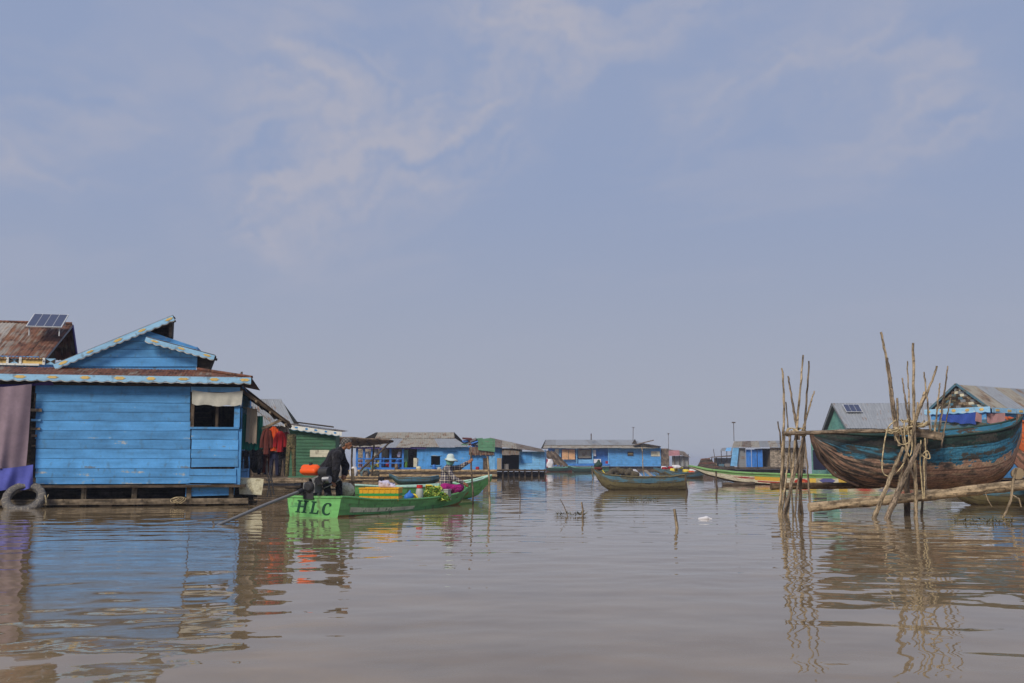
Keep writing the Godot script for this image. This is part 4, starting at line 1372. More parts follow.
func porch_house() -> void:
	# blue house with open porch, straight across from the green boat
	var p := on_water(430, 478)
	var n := thing("floating_house", "long blue house with open railed porch and small black window", "house", Vector3(p.x, 0, p.z), 0.03, "floating houses")
	for q in [[417, 446, 431, 469.5], [440.2, 446, 470, 469.5], [431, 446, 440.2, 456], [431, 465, 440.2, 469.5]]:
		bx(n, "wall", M.blue_far, q[0], q[1], q[2], q[3], 0.0, 0.08)
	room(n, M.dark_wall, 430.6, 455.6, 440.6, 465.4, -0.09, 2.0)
	bx(n, "wall", M.blue_far, 470, 453, 493, 470, -0.1, 0.08)
	var wf := bx(n, "window_frame", M.blue_3, 430, 455, 441.2, 456, 0.04, 0.05)
	bx(n, "sill", M.blue_3, 430, 465, 441.2, 466, 0.05, 0.06, wf)
	bx(n, "back_wall", M.woven, 357, 446, 417, 470, -2.6, 0.05)
	bx(n, "inner_wall", M.cream, 380.5, 450, 387.5, 459, -2.2, 0.05)
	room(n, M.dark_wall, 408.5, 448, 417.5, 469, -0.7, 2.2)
	bx(n, "cupboard", M.cream, 413.5, 458, 418.5, 467, 0.0, 0.3)
	bx(n, "shutter", M.teal_wall, 403, 450, 408, 462, -0.6, 0.05)
	for u in [356.0, 363.0, 371.0, 379.5, 389.5, 402.0]:
		bx(n, "porch_post", M.blue_deep, u, 446, u + 1.7, 469, 0.0, 0.12)
	for v in [458.2, 462.5]:
		bx(n, "porch_rail", M.blue_deep, 357, v, 402, v + 1.1, 0.03, 0.05)
	bx(n, "porch_edge", M.blue_deep, 357, 467.5, 418, 469.8, 0.06, 0.12)
	for b in [[386, 461.5, 393, 466.5, "red_cloth"], [364, 452, 369, 458, "white_cloth"], [372, 449, 378, 457, "cream_shade"], [381, 458, 385, 466, "plastic_blue"], [359, 460, 362, 467, "pink_cloth"], [397, 452, 401, 457, "lilac_cloth"], [404, 462, 407.5, 468, "leaf"], [371, 460, 376, 466, "white_cloth"], [395, 459, 400, 467, "plastic_blue"], [376.5, 461, 380, 466.5, "banana"]]:
		var gst := new_st(true)
		var c := px(n, (b[0] + b[2]) / 2.0, b[3], -0.35)
		var w: float = (b[2] - b[0]) * 0.04
		var h: float = (b[3] - b[1]) * 0.08
		add_garment(gst, [[c, w * 0.9, 0.2], [c + Vector3(0, h * 0.5, 0), w, 0.22], [c + Vector3(0.05, h, 0), w * 0.55, 0.12]], Vector3.RIGHT)
		obj("stored_bundle", gst, M[b[4]], n)
	bx(n, "eave_cloth", M.purple_cloth, 357, 446.5, 426, 448.8, 0.25, 0.04)
	var e0 := px(n, 335, 447.3, 0.45)
	var e1 := px(n, 469, 447.3, 0.45)
	var r1 := px(n, 455, 438.5, -1.6)
	var r0 := px(n, 360, 438.5, -1.6)
	e1.y = e0.y
	r1.y = r0.y
	roof("roof_sheet", n, [M.zinc_tan, M.zinc_b, M.zinc_a, M.zinc_tan], e0, e1, r1, r0, 9, 0.2, 0.012, 0.12)
	var k0 := px(n, 375, 439, -1.6)
	var k1 := px(n, 454, 439, -1.6)
	var h := px(n, 375, 432.3, -2.6).y - k0.y
	roof("upper_roof_sheet", n, [M.zinc_tan], Vector3(k0.x, k0.y + 0.05, -1.55), Vector3(k1.x, k0.y + 0.05, -1.55), Vector3(k1.x - 0.1, k0.y + h, -2.8), Vector3(k0.x + 0.1, k0.y + h, -2.8), 6, 0.2, 0.012)
	roof("roof_sheet", n, [M.zinc_b], Vector3(e1.x, e0.y, -5.6), Vector3(e0.x, e0.y, -5.6), Vector3(k0.x, k0.y + h, -2.8), Vector3(k1.x, k0.y + h, -2.8), 5, 0.2, 0.012)
	bx(n, "rusty_panel", M.rust_b, 469, 447, 494, 455, 0.15, 0.05)
	for i in 5:
		bx(n, "awning_pole", M.pole_grey, 470 + i * 5.2, 446, 470.8 + i * 5.2, 456, 0.19, 0.04)
	pg(n, "green_panel", M.green_sheet, [[478, 439.5], [490, 438], [495, 439], [495, 452], [478, 450]], 0.3, 0.05)
	bx(n, "door", M.wood_dark, 483, 458, 488.5, 470, 0.02, 0.04)
	bx(n, "shutter", M.blue_pale, 489, 447, 495, 470, 0.05, 0.06)
	pontoon(n, px(n, 340, 478, 0.8).x, px(n, 497, 478, 0.8).x, 0.8, px(n, 430, 470, 0.8).y)
	# bundle lying on the roof
	var c := thing("roof_bundle", "bundle of cloths and nets piled on the roof edge beside the green panel", "bundle", n.transform * px(n, 472, 446.5, -0.2))
	var bm := [M.plastic_blue, M.grey_cloth, M.green_sheet, M.maroon_cloth]
	for i in 12:
		box("folded_cloth", Vector3(rng.randf_range(-0.55, 0.55), 0.05 + 0.05 * i, rng.randf_range(-0.2, 0.3)), Vector3(rng.randf_range(0.4, 0.8), 0.09, 0.5), bm[i % 4], c, Basis(Vector3(rng.randf_range(-1, 1), rng.randf_range(-1, 1), rng.randf_range(-1, 1)).normalized(), rng.randf_range(0.0, 0.5)))

	# thatched landing canopy between the porch house and the man
	var q2 := on_water(362, 481)
	var t := thing("canopy_raft", "small raft with sagging brown thatch canopy and slanting prop pole", "raft", Vector3(q2.x, 0, q2.z), 0.0)
	var st := new_st(true)
	var rings := []
	for i in 25:
		var f := i / 24.0
		var top := px(t, 310 + 81 * f, lerpf(434.5, 439.5, f) + sin(f * 20.0) * 0.3, 0.5)
		var bot := px(t, 310 + 81 * f, lerpf(437.0, 440.6, f) + rng.randf_range(-0.4, 0.4), 0.5)
		var low := 0.35 * sin(f * PI) + 0.05
		rings.append([top, bot, Vector3(bot.x - 0.2, bot.y - low, -2.6), Vector3(top.x - 0.2, top.y - low + 0.08, -2.6)])
	loft(st, rings, true, true)
	obj("thatch", st, M.thatch, t)
	for i in 8:
		var f := i / 7.0
		var rr := px(t, 314 + 74 * f, lerpf(437.3, 441.2, f), 0.45)
		pole("rafter", rr, rr + Vector3(-0.2, -0.35 * sin(f * PI) - 0.05, -2.9), 0.04, 0.04, M.wood_dark, t)
	for q in [[391, 441, 360, 471, 0.3], [336, 441, 336, 478, -0.2], [352, 446, 352, 477, -0.6], [374, 445, 372, 476, -1.0]]:
		pole("prop_pole", px(t, q[0], q[1], q[4]), px(t, q[2], q[3], q[4]), 0.06, 0.07, M.wood_dark, t)
	pontoon(t, px(t, 333, 480, 0.4).x, px(t, 378, 480, 0.4).x, 0.4, 0.3)
	for b in [[349, 466, 358, 477, "white_cloth"], [360, 468, 370, 476, "hull_blue"], [338, 462, 346, 476, "grey_cloth"], [372, 470, 380, 477, "net"]]:
		var gst := new_st(true)
		var c2 := px(t, (b[0] + b[2]) / 2.0, b[3], -0.4)
		var w: float = (b[2] - b[0]) * 0.03
		var h2: float = (b[3] - b[1]) * 0.06
		add_garment(gst, [[c2, w * 0.9, 0.25], [c2 + Vector3(0, h2 * 0.5, 0), w, 0.3], [c2 + Vector3(0.05, h2, 0), w * 0.5, 0.12]], Vector3.RIGHT)
		obj("stored_bundle", gst, M[b[4]], t)

func shop_house() -> void:
	# brown roofed house with dark open front, light blue end
	var p := on_water(515, 477)
	var n := thing("floating_house", "pale blue house with sloping brown roof and dark open shopfront", "house", Vector3(p.x, 0, p.z - 0.5), -0.08, "floating houses")
	var e0 := px(n, 487, 446.0, 0.6)
	var e1 := px(n, 545, 452, 0.6)
	roof("roof_sheet", n, [M.brown_roof, M.zinc_tan], e0, e1, px(n, 540, 448.6, -1.6), px(n, 490, 437.6, -1.6), 4, 0.2, 0.012, 0.1)
	roof("awning_sheet", n, [M.brown_roof], px(n, 502, 455, 1.0), px(n, 519, 455, 1.0), px(n, 519, 449.5, 0.1), px(n, 502, 448.5, 0.1), 2, 0.2, 0.012)
	bx(n, "wall", M.blue_pale, 519, 451.5, 545, 470, 0.0, 0.06)
	bx(n, "wall_panel", M.blue_far, 521, 453, 532, 463, 0.03, 0.03)
	bx(n, "wall", M.blue_far, 493, 447, 502, 470, 0.0, 0.06)
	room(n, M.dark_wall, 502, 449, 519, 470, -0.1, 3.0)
	box("side_wall", Vector3(px(n, 545, 460, 0).x - 0.03, 1.3, -1.4), Vector3(0.05, 1.7, 2.7), M.blue_pale, n)
	box("floor", Vector3((e0.x + e1.x) / 2, 0.55, -1.0), Vector3(e1.x - e0.x, 0.08, 3.2), M.wood_dark, n)
	bx(n, "curtain", M.beige_cloth, 497, 458, 501.5, 470, 0.1, 0.06)
	for u in [502.0, 507.5, 513.0, 518.5, 524.0, 531.0, 538.0, 544.0]:
		bx(n, "stilt", M.wood, u, 469, u + 1.6, 479, 0.0, 0.1)
	bx(n, "sack", M.grey_cloth, 504, 464, 508.5, 470, -0.4, 0.4)
	bx(n, "floor_beam", M.wood, 487, 469.5, 546, 471.3, 0.15, 0.1)
	bx(n, "float_core", M.wood_black, 489, 472, 544, 478.5, -0.4, 2.4)

func long_house() -> void:
	var p := on_water(600, 470.4)
	var n := thing("floating_house", "long low blue house with grey roof and tan shutter seen across open water", "house", Vector3(p.x, 0, p.z), 0.0, "floating houses")
	bx(n, "wall", M.blue_far, 609, 447, 661, 466.3, 0.0, 0.1)
	bx(n, "back_wall", M.blue_deep, 548, 447, 609, 466, -1.6, 0.08)
	var sh := bx(n, "shutter", M.shutter_tan, 562, 449.5, 575, 459.5, 0.3, 0.06)
	bx(n, "slat", M.wood, 568, 449.5, 568.7, 459.5, 0.33, 0.03, sh)
	bx(n, "wall_panel", M.zinc_tan, 578, 449.5, 591, 458, -0.3, 0.06)
	bx(n, "wall_panel", M.blue_pale, 559, 459.5, 594, 463.5, -0.25, 0.06)
	bx(n, "door", M.blue_deep, 594, 449, 609, 465, -0.5, 0.06)
	bx(n, "curtain", M.white_cloth, 592.5, 450, 596, 456, -0.1, 0.06)
	bx(n, "laundry", M.white_cloth, 593, 459, 601, 463.2, -0.1, 0.06)
	bx(n, "laundry", M.red_cloth, 605.5, 461, 608, 466, -0.1, 0.06)
	bx(n, "wall_panel", M.white_trim, 555, 449, 559, 457, -0.3, 0.06)
	bx(n, "porch_edge", M.blue_deep, 547, 463.7, 609, 465.7, 0.3, 0.3)
	for u in [559.5, 576.0, 592.0, 608.0]:
		bx(n, "porch_post", M.blue_pale, u, 447, u + 1.2, 465, 0.1, 0.12)
	var wd := bx(n, "sign_board", M.wood_black, 627.5, 451.6, 633.5, 456, 0.05, 0.05)
	bx(n, "sign_stripe", M.yellow_trim, 628.3, 453.4, 632.8, 454.2, 0.06, 0.03, wd)
	bx(n, "wall_panel", M.cream, 651, 451.3, 660, 456.3, 0.06, 0.08)
	var e0 := px(n, 543, 448.2, 1.0)
	var e1 := px(n, 655, 448.2, 1.0)
	var r1 := px(n, 634, 439.6, -2.2)
	var r0 := px(n, 546, 439.9, -2.2)
	e1.y = e0.y
	r1.y = r0.y
	var m0 := e0.lerp(r0, 0.32)
	var m1 := e1.lerp(r1, 0.32)
	roof("eave_sheet", n, [M.zinc_tan], e0, e1, m1, m0, 10, 0.3, 0.01, 0.1)
	roof("roof_sheet", n, [M.zinc_b, M.zinc_a], m0 + Vector3(0, 0.06, 0), m1 + Vector3(0, 0.06, 0), r1, r0, 9, 0.3, 0.01, 0.05)
	roof("roof_sheet", n, [M.zinc_b], Vector3(e1.x, e0.y, -6.0), Vector3(e0.x, e0.y, -6.0), r0, r1, 8, 0.3, 0.01)
	# right hand lean-to with kicked up sheet
	pg(n, "gable_wall", M.cream, [[634, 448], [645, 443.5], [661, 448]], 0.1, 0.06)
	beam("kicked_sheet", px(n, 633, 445.3, 0.2), px(n, 653, 440.3, 0.2), 1.6, 0.14, M.brown_roof, n)
	beam("kicked_sheet", px(n, 644, 444.0, 0.4), px(n, 660, 446.7, 0.4), 1.6, 0.12, M.wood_black, n)
	pg(n, "roof_end", M.wood_black, [[632, 443.5], [635, 439], [637, 443.5]], -0.4, 0.3)
	bx(n, "lean_to_wall", M.thatch, 661, 448.5, 669, 466, 0.0, 1.4)
	beam("antenna_mast", px(n, 633, 441, -0.4), px(n, 633.2, 427, -0.4), 0.07, 0.07, M.wood_dark, n)
	beam("antenna_arm", px(n, 631.7, 427.5, -0.4), px(n, 634.6, 427.5, -0.4), 0.05, 0.05, M.wood_dark, n)
	beam("roof_pole", px(n, 591.2, 440, -0.4), px(n, 591.2, 433.5, -0.4), 0.14, 0.14, M.wood_dark, n)
	bx(n, "raft_side", M.green_sheet, 548, 466.5, 609, 470.6, -0.4, 2.6)
	bx(n, "raft_side", M.wood_dark, 609, 466.5, 669, 470.6, -0.4, 2.6)
	# ramp leaning beside it
	var r := thing("gangway", "dark plank gangway slanting up beside the long low blue house", "gangway", Vector3.ZERO)
	var ga := at(562.5, 465, 128)
	var gb := at(543.5, 450, 128)
	for i in 5:
		beam("plank", ga + Vector3(-0.9 + 0.4 * i, -0.05 * i, -i * 0.1), gb + Vector3(-0.3 + 0.4 * i, -0.05 * i, -i * 0.1), 1.2, 0.26, M.thatch if i % 2 else M.wood_dark, r)
	for f in [0.1, 0.5, 0.9]:
		beam("crosspiece", ga.lerp(gb, f) + Vector3(0, -0.1, 0.15), ga.lerp(gb, f) + Vector3(0, -0.1, -1.5), 0.1, 0.1, M.wood_dark, r)
	for q in [["white_cloth", 549, 463, "white cargo sack stacked by the dark gangway"], ["red_cloth", 545.3, 464.5, "red cargo bundle stacked by the dark gangway"]]:
		var st := new_st(true)
		var c := at(q[1], 467.5, 118)
		add_garment(st, [[c, 0.5, 0.3], [c + Vector3(0, 0.5, 0), 0.55, 0.35], [c + Vector3(0.1, 1.0, 0), 0.25, 0.2]], Vector3.RIGHT)
		var s := thing("cargo_bundle", q[3], "bundle", Vector3.ZERO, 0, "cargo bundles")
		obj("sack", st, M[q[0]], s)

func shack() -> void:
	var p := on_water(765, 474)
	var n := thing("floating_house", "grey shack with bright blue double doors and woven side wall", "house", Vector3(p.x, 0, p.z), 0.06, "floating houses")
	var e0 := px(n, 732, 447.5, 0.5)
	var e1 := px(n, 806, 447.5, 0.5)
	var r1 := px(n, 800, 440.5, -2.0)
	var r0 := px(n, 734, 441.3, -2.0)
	roof("roof_sheet", n, [M.zinc_tan, M.zinc_b, M.brown_roof], e0, e1, r1, r0, 8, 0.25, 0.014, 0.14)
	bx(n, "wall", M.zinc_b, 737, 448, 746, 468, 0.0, 0.06)
	for i in 3:
		bx(n, "door_leaf", M.blue_deep, 746 + i * 5.7, 449.5, 751.4 + i * 5.7, 467, 0.02, 0.06)
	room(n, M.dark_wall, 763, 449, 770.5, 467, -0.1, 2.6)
	bx(n, "woven_wall", M.woven, 770, 447.5, 806, 468.5, 0.02, 0.06)
	pg(n, "wall_panel", M.blue_pale, [[733, 448], [739, 447.5], [737, 466], [730.5, 466]], 0.3, 0.06)
	bx(n, "floor", M.wood_dark, 733, 467.2, 806, 469.2, 0.3, 3.0)
	bx(n, "raft_side", M.wood_black, 735, 469.5, 806, 474.3, -0.1, 2.6)
	beam("antenna_mast", px(n, 734, 441, -1.0), px(n, 733.6, 422.6, -1.0), 0.05, 0.05, M.wood_dark, n)
	box("antenna_head", px(n, 733.6, 422.5, -1.0), Vector3(0.32, 0.12, 0.2), M.wood_black, n)
	var q := on_water(720, 471.5)
	n = thing("floating_hut", "small open hut of posts with pale blue sheet on its roof beside the shack", "hut", Vector3(q.x, 0, q.z), 0.0)
	roof("roof_sheet", n, [M.blue_pale, M.zinc_b], px(n, 720, 451, 0.4), px(n, 736, 451, 0.4), px(n, 736, 447.2, -1.5), px(n, 722, 448, -1.5), 3, 0.3, 0.01)
	roof("roof_sheet", n, [M.brown_roof], px(n, 708.5, 457.8, 0.6), px(n, 734, 456.5, 0.6), px(n, 732, 455.2, -0.6), px(n, 712, 456.6, -0.6), 3, 0.3, 0.01)
	for u in [711.5, 716.0, 721.0, 726.5, 731.0]:
		bx(n, "post", M.wood_dark, u, 451 if u > 720 else 457, u + 1.0, 469, 0.0, 0.1)
	bx(n, "back_wall", M.zinc_b, 714, 458, 734, 467, -0.8, 0.06)
	bx(n, "raft_side", M.wood_black, 708, 466.5, 735, 471.6, 0.2, 2.0)
	for b in [[713, 717, 463, "wood"], [719, 724, 464, "hull_blue"], [725, 730, 463.6, "grey_cloth"]]:
		bx(n, "stored_box", M[b[3]], b[0], b[2], b[1], 467, 0.1, 0.6)
	var r := thing("brown_raft", "low brown raft of stacked timber beyond the painted boat's bow", "raft", at(707, 469, 120))
	for i in 7:
		pole("timber", Vector3(-1.2 + i * 0.1, 0.15 + 0.16 * i, -i * 0.1), Vector3(1.4 - i * 0.15, 0.2 + 0.17 * i, -i * 0.1), 0.11, 0.1, M.rust_d if i % 3 == 0 else M.wood_dark, r)
	box("deck", Vector3(0, 0.0, -0.4), Vector3(3.4, 0.4, 1.6), M.wood_black, r)
	# red and grey stalls at the end of the long house
	q = on_water(676, 469.5)
	n = thing("floating_hut", "grey hut under a pink awning beyond the net boat", "hut", Vector3(q.x, 0, q.z), 0.0)
	pg(n, "awning", M.pink_cloth, [[667, 450.6], [679, 450.2], [680, 455.5], [667, 456]], 0.8, 0.1)
	roof("roof_sheet", n, [M.zinc_b, M.brown_roof], px(n, 661, 451, 0.5), px(n, 690, 457.5, 0.5), px(n, 684, 451.5, -1.6), px(n, 664, 448.6, -1.6), 4, 0.3, 0.01)
	bx(n, "wall", M.far_wall, 672, 456, 689, 467, -0.3, 0.08)
	for u in [663.0, 668.5, 674.0, 679.0, 683.5, 688.0]:
		bx(n, "post", M.wood_dark, u, 454, u + 0.9, 468, 0.2, 0.12)
	bx(n, "raft_side", M.wood_black, 660, 466.5, 691, 469.8, 0.0, 2.4)
	beam("mast", px(n, 668.6, 451, -0.6), px(n, 668.4, 434.2, -0.6), 0.06, 0.06, M.wood_dark, n)
	box("mast_head", px(n, 668.4, 433.8, -0.6), Vector3(0.3, 0.16, 0.2), M.wood_dark, n)

func right_houses() -> void:
	var p := on_water(880, 482)
	var n := thing("floating_house", "teal green house with grey iron roof and small solar panel behind the beached hull", "house", Vector3(p.x, 0, p.z), 0.0, "floating houses")
	var e0 := px(n, 836, 428.5, 0.5)
	var e1 := px(n, 950, 428.5, 0.5)
	var r0 := px(n, 832.5, 403.3, -1.9)
	var r1 := px(n, 950, 403.3, -1.9)
	e1.y = e0.y
	r1.y = r0.y
	e0.x = r0.x + 0.05
	roof("roof_sheet", n, [M.zinc_a, M.zinc_b, M.zinc_a], e0, e1, r1, r0, 7, 0.16, 0.014, 0.03)
	roof("roof_sheet", n, [M.zinc_b], Vector3(e1.x, e0.y, -4.3), Vector3(e0.x, e0.y, -4.3), r0, r1, 6, 0.16, 0.014)
	tri_wall(n, Vector3(e0.x + 0.2, e0.y - 0.05, 0.1), Vector3(e0.x + 0.2, r0.y - 0.1, -1.9), Vector3(e0.x + 0.2, e0.y - 0.05, -4.0), M.teal_wall)
	beam("bargeboard", r0 + Vector3(-0.02, -0.05, 0), e0 + Vector3(-0.02, -0.05, 0), 0.03, 0.14, M.zinc_b, n)
	beam("bargeboard", r0 + Vector3(-0.02, -0.05, 0), Vector3(e0.x - 0.02, e0.y - 0.05, -4.3), 0.03, 0.14, M.zinc_b, n)
	bx(n, "wall", M.teal_wall, 830.5, 429, 838.5, 478, 0.0, 0.06)
	bx(n, "wall", M.zinc_a, 838.5, 429, 950, 478, -0.05, 0.06)
	box("side_wall", Vector3(px(n, 831, 450, 0).x, e0.y / 2 + 0.2, -2.0), Vector3(0.05, e0.y - 0.5, 3.9), M.teal_wall, n)
	bx(n, "hung_tarpaulin", M.navy_cloth, 813, 450, 826, 470, 0.3, 0.1)
	bx(n, "wall_rail", M.blue_3, 830, 459, 846, 460.5, 0.06, 0.05)
	raft(n, e0.x, e1.x, -4.3, 0.3, 0.55, 0.09, [e0.x + 0.4, e0.x + 2.0])
	solar("solar_panel", "small dark solar panel lying on the grey roof of the teal house", [n, 845, 412, 861.5, 412, 860, 404.5, 843.5, 404.5], -0.8, -1.5, 3, 1)

	var g := at(958, 410, 42)
	n = thing("floating_house", "blue trimmed gable house with weathered collage boards and grey roof behind the beached hull", "house", Vector3(g.x, 0, g.z), -1.0, "floating houses")
	var a := px(n, 931, 409.5, 0.0)
	var b := px(n, 986, 410, 0.0)
	var c := px(n, 951, 385, 0.0)
	b.y = a.y
	c.x = (a.x + b.x) / 2
	# patchwork gable: irregular pieces of old painted board
	var mats := [M.wood_dark, M.zinc_b, M.hull_olive, M.wood_dark, M.hull_blue, M.wood, M.cream]
	for i in 7:
		for j in 9 - i:
			var t0 := float(i) / 7
			var t1 := float(i + 1) / 7
			var w0 := lerpf(a.x + 0.1, c.x, t0)
			var w1 := lerpf(b.x - 0.1, c.x, t0)
			var s := (w1 - w0) / (9 - i)
			var x := w0 + s * j
			var y0 := lerpf(a.y, c.y - 0.15, t0)
			var y1 := lerpf(a.y, c.y - 0.15, t1)
			var inset0 := (x - w0) / maxf(w1 - w0, 0.01)
			var st := new_st()
			var k := rng.randf_range(-0.03, 0.03)
			add_prism(st, PackedVector2Array([Vector2(x + k, y0), Vector2(x + s - 0.01, y0 + 0.01), Vector2(lerpf(x + s, c.x, 0.1), y1), Vector2(lerpf(x, c.x, 0.12) - k, y1 - 0.01)]), -0.06 + rng.randf_range(-0.01, 0.01), 0.02)
			obj("gable_piece", st, mats[rng.randi() % 7], n)
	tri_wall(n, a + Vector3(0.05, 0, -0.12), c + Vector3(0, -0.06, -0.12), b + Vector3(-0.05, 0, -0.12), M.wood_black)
	beam("bargeboard", a + Vector3(-0.15, -0.06, 0.03), c + Vector3(0, 0.02, 0.03), 0.04, 0.1, M.hull_blue, n)
	beam("bargeboard", b + Vector3(0.15, -0.06, 0.03), c + Vector3(0, 0.02, 0.03), 0.04, 0.09, M.hull_blue, n)
	var bk := Vector3(0, 0, -10.5)
	roof("roof_sheet", n, [M.zinc_a, M.zinc_tan, M.zinc_b], b + Vector3(0.2, -0.08, 0), b + Vector3(0.2, -0.08, 0) + bk, c + bk, c, 8, 0.16, 0.014, 0.03)
	roof("roof_sheet", n, [M.zinc_b], a + Vector3(-0.2, -0.08, 0), a + Vector3(-0.2, -0.08, 0) + bk, c + bk, c, 8, 0.16, 0.014, 0.03)
	scallops(n, a + Vector3(-0.25, 0.0, 0.12), b + Vector3(0.25, 0.0, 0.12), 0.2, M.sky_trim, M.blue_deep, M.yellow_trim, 0.4, 0.62)
	for i in 4:
		box("wall_board", Vector3((a.x + b.x) / 2, a.y - 0.35 - i * 0.36, 0), Vector3(b.x - a.x, 0.34, 0.05), M.hull_blue if i % 2 else M.blue_3, n)
	box("side_wall", Vector3(b.x - 0.05, a.y / 2 + 0.2, -5.2), Vector3(0.05, a.y - 0.7, 10.2), M.blue_1, n)
	var fe := new_st()
	for i in 12:
		var z := -0.4 - i * 0.85
		box("ornament", Vector3(b.x + 0.26, b.y - 0.14, z), Vector3(0.014, 0.09, 0.26), M.yellow_trim, n)
	box("eave_fascia", Vector3(b.x + 0.24, b.y - 0.14, -5.25), Vector3(0.02, 0.2, 10.4), M.sky_trim, n)
	raft(n, a.x - 0.3, b.x + 0.3, -10.5, 0.4, 0.55, 0.09, [])
	var k := thing("tarpaulin", "bright blue tarpaulin hanging under the yellow dotted fascia", "tarpaulin")
	cloth("sheet", n.transform * Vector3(a.x + 0.5, a.y - 0.2, 0.14), n.transform * Vector3(b.x - 0.4, a.y - 0.2, 0.14), 0.28, 0.5, 3, 0.04, n.basis.z, M.bright_tarp, k)
	k = thing("hung_cloth", "dusty pink cloth hanging beside the bright blue tarpaulin", "cloth")
	cloth("sheet", n.transform * Vector3(b.x - 0.35, a.y - 0.2, 0.16), n.transform * Vector3(b.x + 0.5, a.y - 0.25, -0.5), 0.4, 0.45, 3, 0.04, n.basis.z, M.dusty_cloth, k)

# ---------------------------------------------------------------- boats
func green_boat() -> Node3D:
	var n := thing("long_tail_boat", "bright green motor boat lettered HLC on its stern", "boat", Vector3(-4.36, 0, -22.15), deg_to_rad(68.5))
	chine = 0.9
	var sec := [[0.0, 0.69, 0.43, 0.61, -0.08, -0.12], [1.5, 0.70, 0.32, 0.60, -0.1, -0.16], [3.5, 0.68, 0.26, 0.58, -0.1, -0.17], [5.5, 0.58, 0.27, 0.46, -0.08, -0.15], [7.2, 0.36, 0.34, 0.22, 0.0, -0.06], [8.3, 0.07, 0.46, 0.03, 0.32, 0.26]]
	splits = [0.0, 0.3, 0.55, 0.7, 0.86, 1.0]
	hull(n, sec, [M.boat_rust, M.boat_rust, M.boat_green, M.boat_green, M.boat_green], M.boat_green, M.boat_green, [1.7, 3.1, 5.0, 6.6], M.wood, 0.03, 26, 0.008)
	splits = []
	# pale stripe board along the near side
	var st := new_st()
	var rows := []
	for i in 15:
		var q := hull_at(sec, lerpf(0.45, 3.6, i / 14.0))
		var r := []
		for s in [0.62, 0.76]:
			r.append(hull_point(q, s, 1.0) + Vector3(0, 0, 0.014))
		r.append(hull_point(q, 0.76, 1.0) + Vector3(0, 0, 0.002))
		r.append(hull_point(q, 0.62, 1.0) + Vector3(0, 0, 0.002))
		rows.append(r)
	loft(st, rows)
	obj("stripe_board", st, M.boat_cream, n)
	# bright stern quarter: cap board on the transom
	box("transom_cap", Vector3(0.05, 0.44, 0), Vector3(0.14, 0.04, 1.38), M.boat_green, n)
	for i in 3:
		box("floor_board", Vector3(3.4, -0.02 + 0.002 * i, -0.3 + 0.3 * i), Vector3(5.6, 0.03, 0.27), M.wood_dark, n)
	box("stern_deck", Vector3(0.5, 0.27, 0), Vector3(0.8, 0.03, 1.1), M.wood_dark, n)
	var font := SystemFont.new()
	font.font_names = PackedStringArray(["Droid Serif"])
	font.font_weight = 700
	var B := Basis(Vector3(0, 0, 1), Vector3(0, 1, 0), Vector3(-1, 0, 0))
	var shear := Basis(Vector3(1, -0.06, 0), Vector3(0.22, 1, 0), Vector3(0, 0, 1))
	for q in [["H", -0.5, 0.04], ["L", -0.14, 0.02], ["C", 0.15, -0.005]]:
		var tm := TextMesh.new()
		tm.text = q[0]
		tm.font = font
		tm.font_size = 64
		tm.pixel_size = 0.265 / 46.0
		tm.depth = 0.012
		tm.horizontal_alignment = HORIZONTAL_ALIGNMENT_LEFT
		tm.vertical_alignment = VERTICAL_ALIGNMENT_BOTTOM
		var o := mesh_node("letter", tm, M.letter_green, n)
		o.transform = Transform3D(B * shear, Vector3(-0.006, q[2] - 0.03, q[1]))
	chine = 0.0
	return n

